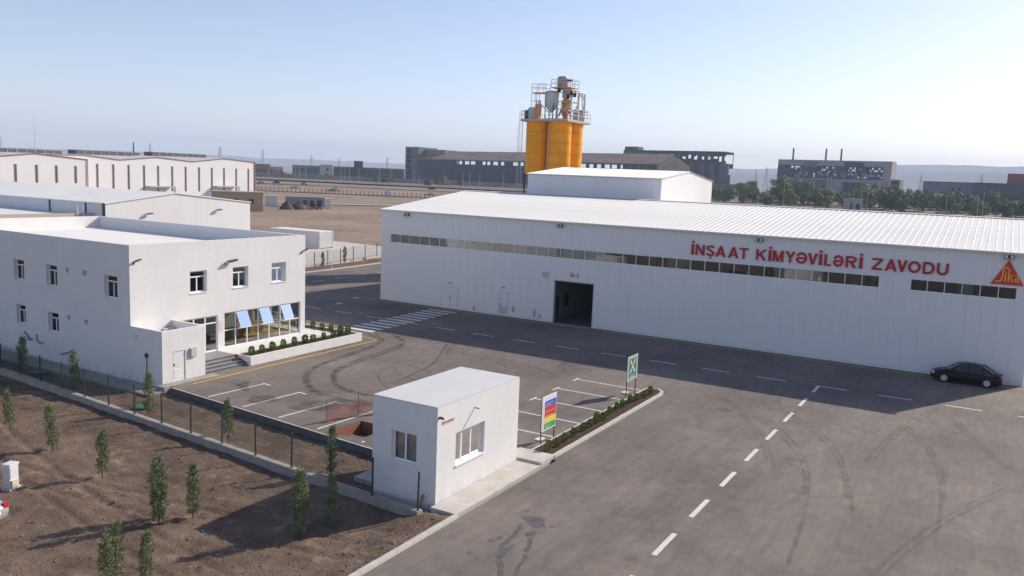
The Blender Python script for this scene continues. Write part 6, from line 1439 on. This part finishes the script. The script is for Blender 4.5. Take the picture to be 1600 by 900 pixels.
def derelict_right():
    D = 700; ax, ay = far_xy(1213, D); bx, by = far_xy(1390, D-25); zb = 3.6; L = math.hypot(bx-ax, by-ay); rz = math.atan2(by-ay, bx-ax); h = far_z(1300, 253, D)-zb
    T = thing('derelict_factory', 'grey derelict factory block with broken windows above the trees', 'building', (ax, ay, zb), None, rz, world=False)
    rnd = random.Random(12); thru = []; pale_infill = []
    n = 46; st = L*.86/n
    for r in range(5):
        for k in range(n):
            u = L*.07+st*k; z0 = h*(.60+.055*r)
            if rnd.random() < (.46 if r > 2 else .22) and not (.54 < (u/L) < .60): thru.append((u, u+st*.82, z0, z0+h*.045))
    cp = [mat('block_grey', (.36, .335, .315), .9, .15, .1), mat('block_slate', (.11, .11, .14), .9, .2, .1), mat('block_mid', (.20, .185, .185), .9, .2, .1)]
    wall_mesh((1, 0, 0), (0, 0, 1), (0, 1, 0), (0, 0, 0), 0, L, 0, h*.57, .5, []).build('front_wall', cp[0], T)
    wall_mesh((1, 0, 0), (0, 0, 1), (0, 1, 0), (0, 0, 0), L*.001, L*.93, h*.5701, h*.8899, .5, thru).build('window_band', cp[1], T)
    wall_mesh((1, 0, 0), (0, 0, 1), (0, 1, 0), (0, 0, 0), L*.9301, L, h*.5701, h*.8899, .5, []).build('front_wall', cp[0], T)
    wall_mesh((1, 0, 0), (0, 0, 1), (0, 1, 0), (0, 0, 0), 0, L, h*.89, h, .5, []).build('front_wall', cp[0], T)
    for k in range(34):                                     # pale panels still hanging in the window band
        u = L*rnd.uniform(.1, .9); z_ = h*rnd.choice((.58, .61, .64, .67)); MB().box(u, u+L*rnd.uniform(.01, .03), -.2, -.01-.001*k, z_, z_+h*rnd.uniform(.03, .09)).build('hanging_panel', cp[rnd.choice((0, 0, 2))], T)
    for k in range(30):                                     # cladding fields of differing age
        u = L*rnd.choice((0, .16, .32, .48, .60, .74)); 
    for (a, b, c, d, i) in ((0, .07, .58, .86, 1), (.16, .24, .18, .42, 1), (.24, .47, .30, .54, 2), (.24, .36, .86, .99, 2), (.60, .78, .22, .50, 1), (.60, .77, .88, .99, 1), (.34, .60, .20, .28, 1), (.79, .89, .12, .20, 1), (.03, .15, .28, .34, 1)):
        MB().box(L*a, L*b, -.25, -.004, h*c, h*d).build('cladding_field', cp[i], T)
    rear = [(a-1.2, b+1.2, c-1, d+2.5) for a, b, c, d in thru if rnd.random() < .45]
    wall_mesh((1, 0, 0), (0, 0, 1), (0, 1, 0), (0, 12, 0), 0, L, 0, h, .5, rear).build('rear_wall', cp[2], T)
    MB().box(0, .5, .5, 12, 0, h).build('side_wall', cp[0], T); MB().box(L-.5, L, .5, 12, 0, h).build('side_wall', cp[0], T); MB().box(0, L, 0, 12.5, h+.01, h+.8).build('roof', cp[0], T)
    MB().box(L-9, L-3, -2.5, -.01, 0, h*.55).build('stair_shaft', mat('shaft_pale', (.36, .32, .29), .9), T)
    W = MB().box(L+.01, L+6, 2, 12, 0, h*.6).build('side_block', cp[2], T)
    for k in range(4): MB().box(L+1.2, L+4.8, 1.9, 1.99, h*(.12+.12*k), h*(.19+.12*k)).build('window', dark_in, W)
    MB().box(L*.3, L*.93, -6, -.3, 0, h*.14).build('low_annex', mat('annex_pale', (.38, .34, .29), .9, .1, .2), T)
    for u in (.11, .41, .545): MB().lathe([(.75, 0), (.65, 9)], 10, (L*u, 6, h+.8)).build('chimney', cp[2], T)
    for u in (.5, .53): MB().tube((L*u, -9, 0), (L*u, -9, h*.62), .6, 8).build('duct_leg', cp[0], T)
    # low works further right
    rectshed('grey_works', 'low grey works building with dark roof band, right of the trees', 'building', 1441, 1521, 285, 610, 24, mat('works_grey', (.22, .215, .235), .9, .1, .1), mat('works_roof', (.14, .12, .10), .9), None, [(.06, .1, .55, .68), (.18, .5, .48, .60), (.55, .62, .7, .8), (.7, .75, .7, .8)], extra=-10)
    w2 = rectshed('brown_works', 'wide low dark works with a red-brown roof house, far right', 'building', 1521, 1660, 288, 590, 30, mat('works_slate', (.115, .12, .14), .9, .15, .1), mat('works_roof_brown', (.22, .13, .11), .9), None, [(.05, .95, .40, .62)])
    zr_ = max(v.co.z for c_ in w2.children if c_.name.startswith('roof') for v in c_.data.vertices)
    o = MB().box(17, 27, 2, 12, zr_+.01, zr_+6).build('roof_house', mat('brick_brown', (.27, .13, .11), .9, .1, .4), w2)
    rectshed('low_hut', 'small pale hut before the trees below the derelict factory', 'hut', 1320, 1350, 311.5, 505, 6, mat('hut_pale', (.36, .34, .34), .9), None, None, [(.35, .5, .05, .7), (.65, .9, .1, .65)])
    rectshed('low_shed', 'low grey shed at the left end of the tree belt', 'shed', 1114, 1150, 288, 600, 15, mat('shed_grey', (.20, .19, .19), .9), mat('shed_roof_pale', (.33, .31, .30), .9))
    rectshed('low_shed', 'small square shed behind the tree belt, right of the first', 'shed', 1130, 1140, 274, 640, 10, mat('shed_brown', (.17, .15, .145), .9))
derelict_right()
# left horizon buildings and perimeter wall
rectshed('green_office', 'long blue-green two-storey building on the left horizon', 'building', 457, 500, 259, 760, 14, mat('teal_render', (.15, .21, .21), .9, .08, .1), None, None, [(.05+.1*k, .09+.1*k, .55, .8) for k in range(9)])
rectshed('pale_office', 'pale yellow-green block at the end of the green building', 'building', 500.3, 520, 258, 755, 14, mat('pale_green_render', (.38, .40, .29), .9), None, None, [(.4, .6, .2, .4), (.5, .65, .6, .8)])
rectshed('brick_works', 'low brownish works building behind the white factory corner', 'building', 390, 422, 256.5, 800, 20, mat('brown_render', (.24, .18, .15), .9, .1, .1), None, None, [(.3+.12*k, .36+.12*k, .3, .6) for k in range(5)])
rectshed('cream_row', 'low cream building row left of the green building', 'building', 413, 442, 261, 810, 12, mat('cream_render', (.38, .34, .29), .9), None, None, [(.08+.13*k, .14+.13*k, .35, .7) for k in range(7)])
rectshed('ruined_building', 'open concrete frame building right of the pale block', 'building', 521, 632, 262.5, 770, 12, old_concrete, None, None, [(.01+.033*k, .03+.033*k, .52, .9) for k in range(29)]+[(.01+.033*k, .03+.033*k, .1, .45) for k in range(29)])
rectshed('concrete_tower', 'stubby open concrete tower among the frame buildings', 'tower', 553, 567, 252, 762, 8, old_dark, None, None, [(.1, .45, .75, .93), (.55, .9, .75, .93), (.1, .45, .5, .68)])
def perimeter_wall():
    T = thing('perimeter_wall', 'long grey concrete panel wall along the far road', 'wall', (*far_xy(600, 680), 4))
    row = [(396, 760), (500, 720), (620, 690), (720, 665), (800, 645), (870, 630)]; pts = []
    for (p0, d0), (p1, d1) in zip(row, row[1:]):
        n = max(4, round((p1-p0)/7)); pts += [far_xy(p0+(p1-p0)*k/n, d0+(d1-d0)*k/n) for k in range(n)]
    pts.append(far_xy(*row[-1]))
    for a, b in zip(pts, pts[1:]):
        d = Vector((b[0]-a[0], b[1]-a[1])); p = Vector((-d.y, d.x)).normalized()*.15; d = d.normalized()*.1; za = terrain(*a); h = random.uniform(3.5, 3.8)
        q = [(a[0]+d.x-p.x, a[1]+d.y-p.y), (b[0]-p.x, b[1]-p.y), (b[0]+p.x, b[1]+p.y), (a[0]+d.x+p.x, a[1]+d.y+p.y)]
        MB().prism(q, za-1, za+h).build('wall_panel', mat('wall_panel_grey', (.25, .25, .25), .9, .12, .1), T)
perimeter_wall()
rectshed('gate_hut', 'small tan hut at the perimeter wall before the derelict hall', 'hut', 694, 706, 282, 620, 5, mat('hut_tan', (.36, .28, .22), .9))
def lamp_pole(px, D, ytop, label, group, arm=True):
    x, y = far_xy(px, D); z = terrain(x, y); h = far_z(px, ytop, D)-z
    T = thing('light_pole', label, 'pole', (x, y, z), group, 0, world=False); pm_ = mat('pole_concrete', (.45, .44, .42), .8)
    MB().tube((0, 0, -.3), (0, 0, h), .17, 8, .10).build('mast', pm_, T)
    if arm: MB().tube((0, 0, h-.2), (-RT.x*1.2, -RT.y*1.2, h+.15), .06, 5).tube((0, 0, h-.2), (RT.x*1.2, RT.y*1.2, h+.15), .06, 5).build('arm', pm_, T)
    return T
for k, (px, D, yt) in enumerate([(420, 640, 259), (461, 630, 257), (468, 625, 258), (478, 620, 257), (533, 610, 261), (539, 605, 259), (546, 600, 257), (561, 610, 264), (593, 610, 263), (611, 600, 264), (647, 590, 268), (655, 600, 266), (724, 590, 269), (734, 570, 268), (750, 565, 272), (787, 580, 268)]):
    lamp_pole(px, D, yt, '%s thin light pole along the far road, counted from the left' % ORD[k], 'light poles along the far road')
for k, (px, D, yt) in enumerate([(1226, 510, 286), (1335, 505, 295), (1347, 500, 290), (1356.5, 495, 296), (1481, 500, 304), (1530, 490, 304), (1538, 485, 301)]):
    lamp_pole(px, D, yt, '%s thin pole in front of the right tree belt, counted from the left' % ORD[k], 'poles before the tree belt', False)
def pylon(px, D, ytop, wd, label, group='pylons on the horizon'):
    x, y = far_xy(px, D); z = 4; h = far_z(px, ytop, D)-z
    T = thing('pylon', label, 'pylon', (x, y, z), group, YAW, world=False); mb = MB(); pts = lambda t, s: [(s*a, s*b, h*t) for a, b in ((-1, -1), (1, -1), (1, 1), (-1, 1))]
    lv = [(0, wd), (.2, wd*.75), (.4, wd*.52), (.6, wd*.34), (.8, wd*.22), (1, wd*.06)]
    for (t0, s0), (t1, s1) in zip(lv, lv[1:]):
        A, B = pts(t0, s0), pts(t1, s1)
        for i in range(4): mb.tube(A[i], B[i], .28, 4); mb.tube(A[i], B[(i+1) % 4], .2, 4); mb.tube(A[(i+1) % 4], B[i], .2, 4)
    mb.build('lattice', steel, T); ar = MB()
    for t, w_ in ((.66, 1.3), (.8, 1.1), (.92, .8)): ar.tube((0, -wd*w_, h*t), (0, wd*w_, h*t), .3, 4)
    ar.build('cross_arm', steel, T)
for px, D, yt, wd, l in ((1, 1500, 211, 5, 'lattice pylon at the left picture edge'), (235, 1700, 224, 4.5, 'faint lattice pylon behind the middle of the white factory'), (344, 1500, 229, 6, 'stout lattice tower behind the right part of the white factory'), (411, 1600, 233, 4.5, 'lattice pylon just right of the white factory'), (487, 1500, 243, 4, 'lattice mast above the green building'),
    (530, 1700, 246, 4, 'left of two faint masts above the concrete frame'), (605, 1500, 246, 4, 'right mast near the derelict tower'), (1180, 1800, 264, 5, 'left lattice mast between derelict blocks'), (1196, 1800, 262, 5, 'right lattice mast between derelict blocks'), (1437, 1600, 273, 4.5, 'lattice pylon left of the low grey works'), (1531, 1500, 272, 4.5, 'lattice pylon above the brown works')):
    pylon(px, D, yt, wd, l)
tag(MB().lathe([(.8, 0), (.6, 27)], 12, (*far_xy(209, 900), 4)).build('chimney', old_dark), 'thin dark chimney on the horizon above the white factory', 'chimney')
tag(MB().lathe([(.5, 0), (.25, 62)], 8, (*far_xy(55, 1300), 4)).build('mast', steel), 'thin tall mast on the left horizon', 'mast')

# ================================================================== TREE BELT
def crown_mesh(seed, m, R=3.6, H=7.0, n=2600):
    rnd = random.Random(seed); mb = MB(); clumps = []
    for k in range(16):
        a = rnd.uniform(0, 6.283); t = rnd.random(); rr = R*.72*math.sqrt(rnd.random())*(1-.45*abs(t-.35)); clumps.append((Vector((rr*math.cos(a), rr*math.sin(a), 1.2+t*(H-2.2))), rnd.uniform(.9, 1.7)))
    for k in range(n):
        c, r = rnd.choice(clumps); d = Vector((rnd.gauss(0, 1), rnd.gauss(0, 1), rnd.gauss(0, .8))).normalized(); p = c+d*r*rnd.uniform(.55, 1.05)
        nn = (d+Vector((rnd.uniform(-.8, .8), rnd.uniform(-.8, .8), rnd.uniform(-.2, .9)))).normalized(); u = nn.orthogonal().normalized(); v = nn.cross(u); s = rnd.uniform(.13, .28)
        i = len(mb.v); mb.v += [tuple(p-u*s), tuple(p+v*s*.7), tuple(p+u*s), tuple(p-v*s*.7)]; mb.f.append((i, i+1, i+2, i+3))
    return mb.mesh('crown', m)
CRW = [crown_mesh(20+i, tree_leafs[i % 3]) for i in range(6)]
trk = MB().tube((0, 0, -.3), (.1, .05, 2.4), .22, 8, .15).tube((.1, .05, 2.3), (1.1, .5, 4.6), .12, 6, .05).tube((.1, .05, 2.3), (-.9, .3, 4.8), .12, 6, .05).tube((.1, .05, 2.3), (.1, -.8, 5.4), .12, 6, .04).mesh('trunk', bark)
rnd = random.Random(31); nt = 0
TREES = []
for k in range(17): TREES.append((1118+k*14.8+rnd.uniform(-4, 4), rnd.uniform(550, 610), rnd.uniform(1.05, 2.05)*(.82 if k < 5 else 1), 'rear'))
for k in range(13): TREES.append((1122+k*19.5+rnd.uniform(-5, 5), rnd.uniform(514, 545), rnd.uniform(.65, 1.4), 'front'))
for k in range(10): TREES.append((1365+k*9.5+rnd.uniform(-3, 3) if k < 8 else 1445+(k-8)*22, rnd.uniform(525, 580), rnd.uniform(1.35, 1.85), 'middle'))
for k in range(14): TREES.append((1478+k*10+rnd.uniform(-4, 4), rnd.uniform(505, 560), rnd.uniform(.8, 1.75), 'right'))
for k in range(4): TREES.append((1164+rnd.uniform(-14, 14), 650+k*12, 1.5, 'far'))
LBL = {'rear': '%s tree from the left in the taller rear row below the derelict factory', 'front': '%s tree from the left in the lower front row behind the long roof', 'middle': '%s tree from the left between derelict factory and grey works', 'right': '%s tree from the left before the low works at far right', 'far': '%s tree from the left in the far clump beside the derelict block'}
CNT = {}; TREES.sort()
for k, (px, D, s, kind) in enumerate(TREES):
    x, y = far_xy(px, D); CNT[kind] = CNT.get(kind, 0)+1; T = thing('broadleaf_tree', LBL[kind] % ORD[CNT[kind]-1], 'tree', (x, y, terrain(x, y)-.1), 'trees: '+kind+' row', rnd.uniform(0, 6.28), world=False)
    s *= 1.13; T.scale = (s*rnd.uniform(.95, 1.25), s*rnd.uniform(.95, 1.25), s*rnd.uniform(.9, 1.12)); inst('crown', CRW[k % 6], T); inst('trunk', trk, T)
for k, (px, D, s, l) in enumerate([(669, 600, .8, 'dark bush at the perimeter wall before the derelict tower'), (692, 640, 1.1, 'tall dark tree against the derelict hall wall'), (683, 645, .8, 'lower dark tree left of the tall one at the hall'), (600, 640, .7, 'dark bush before the concrete frame, left'), (588, 640, .75, 'dark bush before the concrete frame, far left'), (612, 640, .8, 'dark bush before the concrete frame, right'), (720, 640, .7, 'low bush against the dark hall, right of the hut'), (442, 700, .8, 'dark bush beside the cream building row')]):
    x, y = far_xy(px, D); T = thing('broadleaf_tree', l, 'tree', (x, y, terrain(x, y)-.1), None, k, world=False); T.scale = (s,)*3; inst('crown', CRW[(2*k+2) % 6], T); inst('trunk', trk, T)

# ================================================================== HAZE
hz = MB().box(-1500, 9300, -7500, 9300, -1.8, 330).build('haze', mat('haze_dummy', (1, 1, 1)))
hm = bpy.data.materials.new('haze_air'); hm.use_nodes = True; ht = hm.node_tree; ht.nodes.remove(ht.nodes['Principled BSDF'])
pv = ht.nodes.new('ShaderNodeVolumePrincipled'); pv.inputs['Color'].default_value = (.62, .77, 1, 1); pv.inputs['Density'].default_value = 1.6e-4; pv.inputs['Anisotropy'].default_value = 0.0
ht.links.new(pv.outputs[0], ht.nodes['Material Output'].inputs['Volume'])
hz.data.materials[0] = hm; hz['kind'] = 'stuff'; hz['label'] = 'pale summer haze filling the air over the plain'
hm.volume_intersection_method = 'FAST' if hasattr(hm, 'volume_intersection_method') else None
for o in list(bpy.data.objects):
    if '_world' in o: del o['_world']
